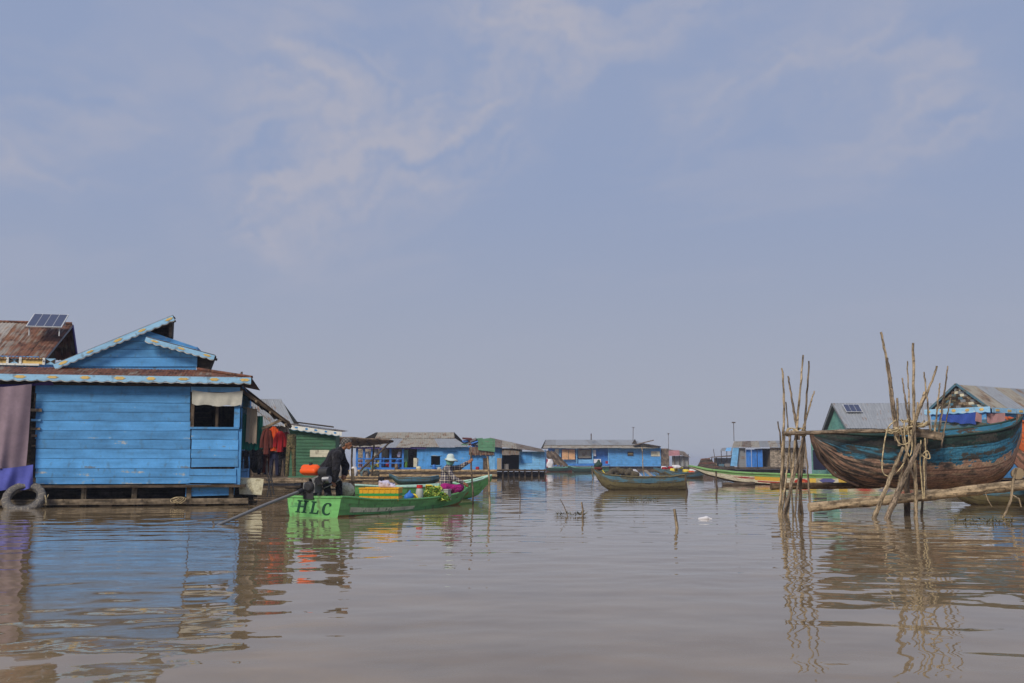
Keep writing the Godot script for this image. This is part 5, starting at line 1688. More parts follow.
func engine(n: Node3D) -> void:
	var W := n.transform
	var e := thing("long_tail_engine", "orange tanked grey motor with long propeller shaft on the green boat's stern", "engine", W * Vector3(0.13, 0.4, -0.12), n.rotation.y)
	# local: x forward, z starboard
	var blk := new_st()
	add_box(blk, Vector3(0, 0.24, 0.0), Vector3(0.3, 0.22, 0.3))
	add_box(blk, Vector3(0.02, 0.38, 0.14), Vector3(0.22, 0.2, 0.18), Basis(Vector3.RIGHT, -0.4))
	obj("block", blk, M.engine_grey, e)
	for i in 6:
		box("cooling_fin", Vector3(0.02, 0.3 + i * 0.035, 0.16 + i * 0.012), Vector3(0.26, 0.012, 0.24), M.engine_dark, e, Basis(Vector3.RIGHT, -0.4))
	tube("flywheel_cover", [Vector3(-0.16, 0.26, 0.02), Vector3(-0.2, 0.26, 0.02), Vector3(-0.23, 0.26, 0.02)], [0.12, 0.12, 0.07], M.engine_dark, e, 14)
	var tank := blob([[Vector3(0.0, 0.6, -0.2), Vector3(0.0, 0.6, 0.1), 0.1, 0.1], [Vector3(0.0, 0.66, -0.22), Vector3(0.0, 0.66, 0.08), 0.085, 0.085], [Vector3(-0.1, 0.6, -0.2), Vector3(-0.1, 0.6, 0.1), 0.07, 0.07]], 0.016, 0.04)
	mesh_node("fuel_tank", tank, M.engine_orange, e)
	tube("tank_cap", [Vector3(-0.02, 0.73, -0.05), Vector3(-0.02, 0.785, -0.05)], [0.04, 0.04], M.engine_dark, e, 10)
	tube("air_filter", [Vector3(-0.02, 0.58, 0.2), Vector3(-0.02, 0.58, 0.42)], [0.11, 0.11], M.engine_dark, e, 12)
	tube("muffler", [Vector3(-0.03, 0.42, 0.3), Vector3(-0.03, 0.42, 0.46)], [0.09, 0.08], M.steel, e, 12)
	tube("exhaust_pipe", [Vector3(-0.08, 0.35, 0.26), Vector3(-0.14, 0.3, 0.34), Vector3(-0.16, 0.4, 0.4)], [0.025], M.engine_dark, e, 7)
	box("mount", Vector3(0.0, 0.06, 0), Vector3(0.34, 0.14, 0.26), M.engine_dark, e)
	tube("swivel", [Vector3(0, -0.06, 0), Vector3(0, 0.05, 0)], [0.05], M.engine_dark, e, 8)
	for s in [-0.2, 0.22, 0.4]:
		tube("clamp_bolt", [Vector3(-0.06, 0.1, s), Vector3(-0.12, 0.09, s)], [0.035], M.engine_dark, e, 7)
	var inv := e.transform.affine_inverse()
	var tip := inv * (on_water(216, 525) + Vector3(0, -0.02, 0))
	var root := Vector3(-0.1, 0.2, -0.12)
	tube("shaft_tube", [root, root.lerp(tip, 0.5) + Vector3(0, 0.02, 0), tip], [0.038, 0.034, 0.03], M.engine_grey, e, 9)
	var dir := (tip - root).normalized()
	tube("shaft_collar", [root.lerp(tip, 0.04), root.lerp(tip, 0.1)], [0.055, 0.05], M.engine_dark, e, 9)
	for i in 2:
		var st := new_st()
		var b := frame_of(dir)
		var ang := PI * i + 0.5
		var r := b.y * cos(ang) + b.z * sin(ang)
		var t := dir.cross(r)
		var c := tip + dir * 0.03
		quad(st, c - t * 0.02, c + r * 0.1 - t * 0.05 + dir * 0.02, c + r * 0.13 + t * 0.03 - dir * 0.02, c + t * 0.02)
		obj("propeller_blade", st, M.steel, e)
	var h := inv * at(343.5, 477.5, 22.75)
	tube("tiller", [Vector3(0.1, 0.2, 0.16), inv * at(330, 485.5, 22.2), h], [0.02, 0.018, 0.018], M.steel, e, 7)

func man() -> void:
	var d := 22.55
	var o := thing("person", "man in black clothes and checked head scarf bending over the boat engine", "person", at(332, 497, d))
	var C := o.position
	var J := func(u, v, dd): return at(u, v, dd) - C
	var hipc: Vector3 = J.call(325.5, 470, d)
	var hl: Vector3 = J.call(325.5, 472, d - 0.1)
	var hr: Vector3 = J.call(327, 472, d + 0.1)
	var chest: Vector3 = J.call(335.0, 456.5, d)
	var neck: Vector3 = J.call(342.0, 449.5, d)
	var head: Vector3 = J.call(347.0, 444.0, d)
	var sn: Vector3 = J.call(337.5, 455.0, d - 0.17)
	var sf: Vector3 = J.call(340.5, 455.0, d + 0.17)
	var en: Vector3 = J.call(336.0, 470.0, d - 0.26)
	var ef: Vector3 = J.call(345.5, 466.0, d + 0.22)
	var wn: Vector3 = J.call(334.0, 480.5, d - 0.22)
	var wf: Vector3 = J.call(344.5, 474.5, d + 0.05)
	var kn: Vector3 = J.call(326.5, 485.0, d - 0.12)
	var kf: Vector3 = J.call(338.5, 483.5, d + 0.1)
	var fn: Vector3 = J.call(329.0, 498.5, d - 0.12)
	var ff: Vector3 = J.call(339.5, 497.0, d + 0.1)
	var belly := hipc.lerp(chest, 0.5) + Vector3(0.02, -0.03, 0)
	var x := Vector3(1, 0, 0)
	var torso := [[hl, hr, 0.115, 0.115], [hipc, belly, 0.13, 0.135], [belly, chest, 0.135, 0.145], [chest, sn, 0.12, 0.075], [chest, sf, 0.12, 0.075]]
	var arms := [[sn, en, 0.062, 0.046], [en, wn, 0.046, 0.033], [sf, ef, 0.062, 0.046], [ef, wf, 0.046, 0.033]]
	var legs := [[hl, kn, 0.095, 0.062], [kn, fn, 0.058, 0.042], [hr, kf, 0.095, 0.062], [kf, ff, 0.058, 0.042]]
	var feet := [[fn, fn + x * 0.13 + Vector3(0, -0.01, -0.03), 0.042, 0.032], [ff, ff + x * 0.13 + Vector3(0, -0.01, 0.03), 0.042, 0.032]]
	var bones := torso + arms + legs + feet + [[chest, neck, 0.08, 0.055], [neck, head + Vector3(-0.02, -0.03, 0), 0.055, 0.055]]
	bones += head_bones(head, Vector3(1, -0.12, 0.12), Vector3(0.1, 1, 0))
	bones += hand_bones(wn, (wn - en), Vector3(0.6, -0.2, 0.8), Vector3(0.8, 0, -0.6))
	bones += hand_bones(wf, (wf - ef), Vector3(-0.4, -0.2, -0.8), Vector3(0.8, 0, -0.5))
	mesh_node("body", blob(bones, 0.012, 0.03), M.skin, o)
	var hem := belly.lerp(hipc, 0.75)
	mesh_node("jacket", blob([[hem, belly, 0.145, 0.14], [belly, chest, 0.14, 0.148], [chest, sn, 0.125, 0.08], [chest, sf, 0.125, 0.08], [chest, neck.lerp(chest, 0.25), 0.11, 0.085], [sn, en, 0.074, 0.062], [en, wn.lerp(en, 0.08), 0.062, 0.05], [sf, ef, 0.074, 0.062], [ef, wf.lerp(ef, 0.08), 0.062, 0.05]], 0.014, 0.045, 0.022), M.black_cloth, o)
	mesh_node("trousers", blob([[hl, hr, 0.125, 0.125], [hipc, belly.lerp(hipc, 0.5), 0.14, 0.135], [hl, kn, 0.105, 0.078], [kn, fn.lerp(kn, 0.12), 0.076, 0.07], [hr, kf, 0.105, 0.078], [kf, ff.lerp(kf, 0.12), 0.076, 0.07]], 0.014, 0.03, 0.006), M.black_cloth, o)
	var bk := head + Vector3(-0.035, 0.045, 0)
	mesh_node("head_scarf", blob([[bk, head + Vector3(0.035, 0.062, 0), 0.098, 0.084], [bk, head + Vector3(-0.085, -0.04, 0), 0.09, 0.06], [head + Vector3(-0.085, -0.04, 0), head + Vector3(-0.13, -0.12, -0.02), 0.05, 0.025], [head + Vector3(-0.1, 0.02, -0.05), head + Vector3(-0.14, 0.03, -0.06), 0.035, 0.03]], 0.01, 0.03), M.check_scarf, o)
	for s in [-1.0, 1.0]:
		mesh_node("eye", blob([[head + Vector3(0.085, 0.012, 0.034 * s), head + Vector3(0.088, 0.012, 0.034 * s), 0.009, 0.009]], 0.004, 0.002), M.black, o)

func woman() -> void:
	var d := 28.35
	var o := thing("person", "woman in plaid shirt and pale sun hat seated in the bow holding a stake", "person", at(449, 494, d))
	var C := o.position
	var J := func(u, v, dd): return at(u, v, dd) - C
	var hipc: Vector3 = J.call(445.5, 487.5, d)
	var chest: Vector3 = J.call(447.0, 472.0, d)
	var neck: Vector3 = J.call(448.5, 464.8, d)
	var head: Vector3 = J.call(450.5, 460.3, d)
	var sn: Vector3 = J.call(447.0, 468.8, d - 0.17)
	var sf: Vector3 = J.call(449.5, 468.3, d + 0.17)
	var en: Vector3 = J.call(454.0, 478.5, d - 0.2)
	var ef: Vector3 = J.call(459.5, 467.5, d + 0.2)
	var wn: Vector3 = J.call(463.5, 482.8, d - 0.16)
	var wf: Vector3 = J.call(468.5, 462.0, d + 0.1)
	var kn: Vector3 = J.call(459.5, 488.0, d - 0.1)
	var kf: Vector3 = J.call(460.5, 487.5, d + 0.15)
	var fn: Vector3 = J.call(452.0, 496.0, d + 0.06)
	var ff: Vector3 = J.call(453.5, 496.0, d + 0.26)
	var hl := hipc + Vector3(0, 0, 0.1)
	var hr := hipc + Vector3(0, 0, -0.1)
	var belly := hipc.lerp(chest, 0.5)
	var bones := [[hl, hr, 0.12, 0.12], [hipc, belly, 0.13, 0.125], [belly, chest, 0.125, 0.13], [chest, sn, 0.11, 0.066], [chest, sf, 0.11, 0.066], [sn, en, 0.052, 0.04], [en, wn, 0.04, 0.03], [sf, ef, 0.052, 0.04], [ef, wf, 0.04, 0.03],
		[hl, kn, 0.09, 0.06], [kn, fn, 0.055, 0.04], [hr, kf, 0.09, 0.06], [kf, ff, 0.055, 0.04], [fn, fn + Vector3(0.13, -0.01, 0.02), 0.04, 0.03], [ff, ff + Vector3(0.13, -0.01, 0), 0.04, 0.03], [chest, neck, 0.07, 0.05], [neck, head + Vector3(-0.02, -0.04, 0), 0.05, 0.05]]
	bones += head_bones(head, Vector3(1, -0.05, -0.25), Vector3.UP)
	bones += hand_bones(wn, wn - en, Vector3(0.2, -0.8, -0.2), Vector3(0.3, 0, -0.9))
	bones += hand_bones(wf, wf - ef, Vector3(0.2, 0, 0.9), Vector3(0.1, 1, 0))
	mesh_node("body", blob(bones, 0.012, 0.03), M.skin, o)
	mesh_node("plaid_shirt", blob([[hipc + Vector3(0, -0.04, 0), belly, 0.19, 0.17], [belly, chest, 0.17, 0.155], [chest, sn, 0.135, 0.09], [chest, sf, 0.135, 0.09], [chest, neck.lerp(chest, 0.2), 0.1, 0.07], [sn, en, 0.074, 0.062], [en, wn.lerp(en, 0.08), 0.062, 0.05], [sf, ef, 0.074, 0.062], [ef, wf.lerp(ef, 0.1), 0.062, 0.05]], 0.014, 0.04, 0.005), M.plaid, o)
	mesh_node("sarong", blob([[hl, hr, 0.15, 0.15], [hl, kn, 0.115, 0.085], [hr, kf, 0.115, 0.085], [kn, fn.lerp(kn, 0.25), 0.1, 0.08], [kf, ff.lerp(kf, 0.25), 0.1, 0.08], [kn.lerp(kf, 0.5), fn.lerp(ff, 0.5).lerp(kn, 0.4), 0.1, 0.08]], 0.016, 0.06), M.magenta_cloth, o)
	# sun hat: crown, drooping brim, neck cloth
	var st := new_st(true)
	var prof := [[0.02, 0.15], [0.07, 0.14], [0.1, 0.1], [0.112, 0.05], [0.118, 0.015], [0.145, -0.005], [0.175, -0.04], [0.168, -0.045], [0.115, -0.01]]
	var rings := []
	for q in prof:
		var ring := []
		for j in 24:
			var a := TAU * j / 24
			var w := 1.0 + (0.25 * maxf(cos(a), 0.0) if q[0] > 0.13 else 0.0)
			ring.append(head + Vector3(0.0, 0.035, 0) + Vector3(cos(a) * q[0] * w, q[1] - 0.02 * cos(a) * (1.0 if q[0] > 0.13 else 0.0) + 0.012 * sin(a * 3.0) * q[0] / 0.2, sin(a) * q[0]))
		rings.append(ring)
	loft(st, rings, true, true)
	obj("sun_hat", st, M.hat_cloth, o)
	mesh_node("neck_cloth", blob([[head + Vector3(-0.05, 0.02, 0), head + Vector3(-0.04, -0.09, 0), 0.085, 0.075], [head + Vector3(0.02, -0.06, 0), head + Vector3(0.03, -0.08, 0), 0.07, 0.06]], 0.012, 0.03), M.teal_wall, o)
	for s in [-1.0, 1.0]:
		mesh_node("eye", blob([[head + Vector3(0.086, 0.012, 0.034 * s), head + Vector3(0.089, 0.012, 0.034 * s), 0.009, 0.009]], 0.004, 0.002), M.black, o)

func cargo(n: Node3D) -> void:
	var W := n.transform
	var y := n.rotation.y
	var k := thing("crate", "yellow crate with a green band standing amidships in the green boat", "crate", at(381, 500.5, 24.6), y - 1.25)
	var w := 0.95
	var h := 0.3
	var dp := 0.6
	box("body", Vector3(0, h / 2, 0), Vector3(w, h, dp), M.crate_yellow, k)
	box("band", Vector3(0, h * 0.5, 0), Vector3(w + 0.012, h * 0.2, dp + 0.012), M.crate_green, k)
	for s in [-1.0, 1.0]:
		box("rim", Vector3(0, h, s * dp / 2), Vector3(w + 0.03, 0.03, 0.03), M.crate_yellow, k)
		box("rim", Vector3(s * w / 2, h, 0), Vector3(0.03, 0.03, dp - 0.035), M.crate_yellow, k)
	for i in 7:
		box("rib", Vector3(-w / 2 + (i + 0.5) * w / 7, h * 0.2, dp / 2 + 0.004), Vector3(0.02, h * 0.34, 0.016), M.crate_yellow, k)
		box("rib", Vector3(-w / 2 + (i + 0.5) * w / 7, h * 0.8, dp / 2 + 0.004), Vector3(0.02, h * 0.34, 0.016), M.crate_yellow, k)
	k = thing("plastic_bag", "white plastic bag lying on the yellow crate", "bag", k.position + Vector3(0.12, h + 0.015, 0))
	var bag := [[Vector3(-0.12, 0.06, 0), Vector3(0.12, 0.05, 0), 0.07, 0.06], [Vector3(-0.05, 0.1, 0.02), Vector3(0.03, 0.13, 0), 0.07, 0.05], [Vector3(0.16, 0.03, 0.05), Vector3(0.24, 0.02, 0.04), 0.03, 0.02]]
	for i in 9:
		var q := Vector3(rng.randf_range(-0.2, 0.2), rng.randf_range(0.02, 0.13), rng.randf_range(-0.08, 0.08))
		bag.append([q, q + Vector3(rng.randf_range(-0.05, 0.05), 0.03, rng.randf_range(-0.04, 0.04)), 0.03, 0.015])
	mesh_node("bag", blob(bag, 0.014, 0.03), M.lilac_cloth, k)
	var pos := func(u, v, d): return at(u, v, d)
	k = thing("cooking_pot", "round cream pot standing behind the man's legs", "pot", at(345, 497, 23.1))
	tube("pot_body", [Vector3(0, 0, 0), Vector3(0, 0.04, 0), Vector3(0, 0.13, 0), Vector3(0, 0.24, 0), Vector3(0, 0.3, 0), Vector3(0, 0.33, 0)], [0.12, 0.18, 0.22, 0.2, 0.14, 0.05], M.foam_board, k, 16)
	k = thing("stake", "short wooden post standing beside the cream pot in the green boat", "post", at(353.5, 498, 23.3))
	beam("post", Vector3.ZERO, Vector3(-0.04, 0.68, 0), 0.07, 0.07, M.wood, k)
	beam("crossbar", Vector3(-0.25, 0.36, 0.03), Vector3(0.2, 0.38, 0.03), 0.05, 0.05, M.wood, k)
	k = thing("water_jug", "clear grey jug with a red cap among the vegetables", "jug", at(419.5, 499.5, 26.4))
	tube("jug_body", [Vector3.ZERO, Vector3(0, 0.02, 0), Vector3(0, 0.2, 0), Vector3(0, 0.27, 0), Vector3(0, 0.3, 0)], [0.09, 0.1, 0.1, 0.085, 0.06], M.plastic_grey, k, 14)
	tube("cap", [Vector3(0, 0.3, 0), Vector3(0, 0.38, 0)], [0.085, 0.08], M.bottle_red, k, 14)
	k = thing("blue_bag", "small blue plastic bag between the crate and the vegetables", "bag", at(409, 500, 25.9))
	mesh_node("bag", blob([[Vector3(-0.03, 0.07, 0), Vector3(0.06, 0.1, 0), 0.1, 0.07], [Vector3(0, 0.15, 0), Vector3(0.02, 0.22, 0), 0.05, 0.03]], 0.014, 0.04), M.plastic_blue, k)
	for b in [[412.5, 498.5, 26.0, "yellow bananas between the blue bag and the red capped jug"], [428, 489, 27.2, "yellow bananas behind the red capped jug"], [437, 490.5, 27.4, "yellow bananas on top of the leafy vegetables by the foam box"]]:
		k = thing("banana_bunch", b[3], "bananas", at(b[0], b[1] + 2.5, b[2]), rng.randf() * 3.0, "banana bunches")
		for i in 6:
			var a := (i - 2.5) * 0.3
			var st := new_st(true)
			var pts := []
			for j in 6:
				var t := j / 5.0
				pts.append(Vector3(sin(a) * 0.12 * t + 0.02 * (i - 2.5), 0.16 - 0.13 * t * t + 0.02 * sin(t * PI), cos(a) * 0.16 * t))
			add_tube(st, pts, [0.012, 0.024, 0.026, 0.025, 0.02, 0.007], 6)
			obj("banana", st, M.banana, k)
	k = thing("vegetable_bunch", "heap of leafy green vegetables in the bow of the green boat", "vegetables", at(433, 501, 26.9))
	for g in 2:
		var st := new_st()
		for i in 700:
			var a := rng.randf() * TAU
			var r := sqrt(rng.randf()) * 0.42
			var base := Vector3(cos(a) * r, 0.36 * (1.0 - r * r / 0.18) * rng.randf(), sin(a) * r * 0.7)
			var dir := Vector3(rng.randf_range(-1, 1), rng.randf_range(-0.1, 1.1), rng.randf_range(-1, 1)).normalized()
			var sd := dir.cross(Vector3(rng.randf_range(-1, 1), 1, rng.randf_range(-1, 1))).normalized()
			var L := rng.randf_range(0.06, 0.15)
			var mid := base + dir * L * 0.5 + Vector3(0, 0.012, 0)
			quad(st, base, mid - sd * L * 0.22, base + dir * L, mid + sd * L * 0.22)
		var o := obj("leaves", st, [M.leaf, M.leaf_pale][g], k)
		o.set_meta("kind", "stuff")
	k = thing("foam_box", "pale foam box behind the vegetables by the seated woman", "box", at(446, 500, 27.3), y)
	box("body", Vector3(0, 0.13, 0), Vector3(0.2, 0.26, 0.2), M.plastic_grey, k)
	box("lid", Vector3(0, 0.275, 0), Vector3(0.23, 0.03, 0.23), M.plastic_grey, k)

func other_boats() -> void:
	# second green boat moored behind
	var a := at(343, 488, 30.5)
	var b := at(491, 480, 33.6)
	var n := thing("wooden_boat", "green boat with pale rim moored behind the lettered boat", "boat", Vector3(a.x, 0, a.z), atan2(-(b.z - a.z), b.x - a.x))
	var L := Vector2(b.x - a.x, b.z - a.z).length()
	hull(n, [[0.0, 0.4, 0.5, 0.3, 0.0, -0.08], [L * 0.3, 0.55, 0.42, 0.45, -0.05, -0.12], [L * 0.7, 0.45, 0.46, 0.34, -0.03, -0.1], [L * 0.9, 0.2, 0.6, 0.12, 0.2, 0.1], [L, 0.04, 0.74, 0.02, 0.62, 0.56]], [M.boat_green, M.boat_green, M.boat_green], M.boat_green, M.rim_pale, [L * 0.3, L * 0.6], M.wood_dark, 0.035, 22, 0.008)
	# small teal boat by the porch house
	a = on_water(400, 484.5)
	n = thing("wooden_boat", "small teal boat with dark raised prow before the porch house", "boat", Vector3(a.x, 0, a.z), 0.25)
	hull(n, [[-0.6, 0.05, 0.55, 0.03, 0.45, 0.4], [-0.1, 0.22, 0.36, 0.16, 0.05, 0.02], [0.7, 0.4, 0.36, 0.32, 0.0, -0.06], [1.6, 0.35, 0.38, 0.26, 0.0, -0.05], [2.1, 0.12, 0.46, 0.08, 0.2, 0.15]], [M.hull_green, M.hull_green, M.hull_blue], M.teal_wall, M.hull_blue, [0.8], M.wood, 0.025, 18)
	# boat with nets
	a = on_water(597, 490)
	n = thing("wooden_boat", "weathered blue and olive boat lying alone on open water", "boat", Vector3(a.x, 0, a.z), 0.04)
	var q := [[-0.15, 0.04, 0.92, 0.02, 0.85, 0.8], [0.12, 0.2, 0.74, 0.12, 0.35, 0.28], [0.6, 0.48, 0.62, 0.36, 0.02, -0.05], [1.9, 0.62, 0.55, 0.5, -0.06, -0.14], [3.1, 0.5, 0.56, 0.4, -0.03, -0.1], [3.85, 0.28, 0.64, 0.2, 0.02, -0.04]]
	hull(n, q, [M.hull_olive, M.hull_olive, M.hull_olive, M.hull_blue], M.hull_blue, M.hull_olive, [0.9, 2.4, 3.3], M.wood, 0.03, 22, 0.014)
	var bow := thing("boat_engine", "small red and green motor on the prow of the weathered olive boat", "engine", n.transform * Vector3(0.05, 0.95, 0))
	mesh_node("housing", blob([[Vector3(-0.05, 0.1, 0), Vector3(0.1, 0.14, 0), 0.12, 0.1], [Vector3(0.02, 0.22, 0), Vector3(0.04, 0.3, 0), 0.08, 0.06]], 0.03, 0.05), M.hull_green, bow)
	mesh_node("tank", blob([[Vector3(-0.1, -0.02, 0.05), Vector3(0.12, -0.03, 0.05), 0.08, 0.07]], 0.03, 0.03), M.maroon_cloth, bow)
	tube("handle", [Vector3(0.1, 0.0, 0), Vector3(0.3, -0.25, 0.05), Vector3(0.42, -0.3, 0.05)], [0.03, 0.025, 0.02], M.banana, bow, 6)
	var net := thing("net_pile", "heap of brown fishing nets on the raft behind the weathered olive boat", "nets", on_water(622, 480.0))
	var lumps := []
	for i in 22:
		var f := rng.randf_range(-1, 1)
		var q0 := Vector3(f * 1.15, 0.2 + (1.0 - f * f) * rng.randf_range(0.1, 0.55), rng.randf_range(-0.4, 0.4))
		lumps.append([q0, q0 + Vector3(rng.randf_range(-0.4, 0.4), rng.randf_range(-0.12, 0.05), rng.randf_range(-0.3, 0.3)), rng.randf_range(0.14, 0.26), rng.randf_range(0.1, 0.2)])
	mesh_node("heap", blob(lumps, 0.05, 0.08), M.net, net)
	box("raft_deck", Vector3(0.8, 0.04, 0), Vector3(4.2, 0.2, 1.9), M.wood_dark, net)
	for qq in [[1.0, 0.3, 0.55, "white_cloth", -0.5], [1.75, 0.25, 0.5, "beige_cloth", -0.4], [2.3, 0.3, 0.35, "hull_blue", 0.1]]:
		beam("leaning_board", Vector3(qq[0] + 0.3, 0.15, 0.5), Vector3(qq[0] - 0.2, 0.15 + qq[2], 0.2), 0.4, 0.06, M[qq[3]], net)
	pole("mooring_pole", Vector3(1.4, -0.3, 0.95), Vector3(1.25, 2.2, 0.95), 0.035, 0.03, M.pole_tan, net)
	# colourful loaded boats at the far end
	for k in [[669, 474.0, "red_cloth", "far boat loaded with red sacks beyond the weathered olive boat"], [684, 478.0, "banana", "far boat loaded with yellow sacks beside the painted boat's bow"]]:
		a = on_water(k[0], k[1])
		n = thing("cargo_boat", k[3], "boat", Vector3(a.x, 0, a.z), 0.2)
		hull(n, [[-1.6, 0.05, 0.6, 0.03, 0.5, 0.4], [-0.8, 0.4, 0.42, 0.3, 0.0, -0.1], [0.8, 0.45, 0.4, 0.35, 0.0, -0.1], [1.5, 0.2, 0.6, 0.12, 0.1, 0.0]], [M.hull_olive, M.hull_blue], M.wood_dark, M.hull_blue, [0.0], M.wood, 0.04, 14)
		for i in 6:
			var c := Vector3(rng.randf_range(-0.9, 0.8), rng.randf_range(0.3, 0.75), rng.randf_range(-0.2, 0.2))
			var gs := new_st(true)
			add_garment(gs, [[c, 0.26, 0.16], [c + Vector3(0.05, 0.1, 0), 0.34, 0.2], [c + Vector3(-0.04, 0.24, 0), 0.2, 0.1]], Vector3.RIGHT)
			obj("sack", gs, [M[k[2]], M.white_cloth, M[k[2]], M.orange_cloth][i % 4], n)
	# low green boats by the long house
	for k in [[556, 471.9, "green and rust boat moored at the long low blue house"], [584, 472.2, "dark green boat moored at the long low blue house"]]:
		a = on_water(k[0], k[1])
		n = thing("wooden_boat", k[2], "boat", Vector3(a.x, 0, a.z), 0.05 if k[0] > 570 else 0.12)
		hull(n, [[-1.9, 0.05, 0.75, 0.03, 0.6, 0.5], [-1.0, 0.4, 0.5, 0.3, 0.0, -0.1], [1.0, 0.45, 0.5, 0.35, 0.0, -0.1], [2.0, 0.2, 0.65, 0.12, 0.1, 0.0]], [M.rust_d if k[0] < 570 else M.hull_green, M.hull_green], M.hull_green, M.teal_wall, [0.0], M.wood, 0.04, 14)
	# long painted racing boat
	a = on_water(699, 483.5)
	b = on_water(960, 487.5)
	n = thing("long_boat", "long low boat painted with green rail and bright patterned panels", "boat", Vector3(a.x, 0, a.z), atan2(-(b.z - a.z), b.x - a.x))
	L = Vector2(b.x - a.x, b.z - a.z).length()
	var im := Image.create(1024, 64, false, Image.FORMAT_RGB8)
	im.fill(S(206, 200, 176))
	for y in 64:
		for x in 1024:
			var i := (y * 2 % TS) * TS + x % TS
			var c := S(210, 204, 182).lerp(S(150, 138, 112), clampf((n_mid[i] / 255.0 - 0.45) * 2.0, 0, 1))
			var u := x / 1024.0
			var v := y / 64.0
			if u > 0.2 and u < 0.31 and absf(v - 0.3) < 0.14 * (1.0 - absf(u - 0.25) / 0.06): c = S(150, 50, 46)
			if u > 0.29 and u < 0.41 and v < 0.55: c = S(216, 170, 60)
			if u > 0.3 and u < 0.4 and absf(v - 0.75) < 0.1: c = S(160, 60, 50)
			if absf(u - 0.515) < 0.014: c = S(222, 184, 80)
			var e := Vector2((u - 0.475) / 0.028, (v - 0.5) / 0.38).length()
			if e < 1.0: c = S(176, 56, 40) if e > 0.45 else S(206, 110, 70)
			if absf(u - 0.57) / 0.03 + absf(v - 0.3) / 0.6 < 1.0: c = S(90, 92, 146)
			if u > 0.61 and u < 0.64: c = S(206, 170, 70)
			for kx in [0.7, 0.84]:
				if absf(u - kx) / 0.04 + absf(v - 0.5) / 0.5 < 1.0: c = S(176, 64, 50)
				if absf(u - kx - 0.07) / 0.03 + absf(v - 0.5) / 0.5 < 1.0: c = S(80, 96, 150)
			im.set_pixel(x, y, c.lerp(S(130, 118, 92), clampf((n_fine[i] / 255.0 - 0.6) * 2.0, 0, 0.6)))
	var pm := mat("painted_panels", Color.WHITE, 0.7, 1.0, ImageTexture.create_from_image(im))
	pm.uv1_scale = Vector3(1, 1, 1)
	splits = [0.0, 0.45, 0.86, 1.0]
	chine = 0.8
	hull(n, [[-0.6, 0.05, 0.96, 0.03, 0.9, 0.86], [0.6, 0.22, 0.76, 0.14, 0.5, 0.42], [2.6, 0.42, 0.6, 0.32, 0.12, 0.02], [6.0, 0.6, 0.52, 0.5, -0.04, -0.12], [L * 0.7, 0.58, 0.54, 0.48, -0.02, -0.1], [L, 0.3, 0.8, 0.2, 0.4, 0.3]], [M.wood_dark, pm, M.rail_green], M.rail_green, M.rail_green, [3.0, 6.0, 9.0], M.wood, 0.05, 40, 0.008, 1)
	splits = []
	chine = 0.0
	var f := thing("floating_log", "short dark log floating below the painted boat", "log", on_water(738, 485.5))
	pole("trunk", Vector3(-0.8, 0.05, 0), Vector3(0.85, 0.08, 0.1), 0.11, 0.1, M.wood_dark, f)
	for qq in [[715, 478, 449, 0.03, "thin stake with a forked top by the painted boat's bow"], [717.5, 489, 471, 0.05, "crooked stake before the painted boat's bow"], [687, 492, 474, 0.04, "dark mooring stake at the stern of the weathered olive boat"]]:
		f = thing("stake", qq[4], "stake", on_water(qq[0], qq[1]))
		var top := at(qq[0] - 1.5, qq[2], -f.position.z) - f.position
		pole("stick", Vector3(0, -0.3, 0), top, qq[3], qq[3] * 0.7, M.wood_dark, f, 0.03)

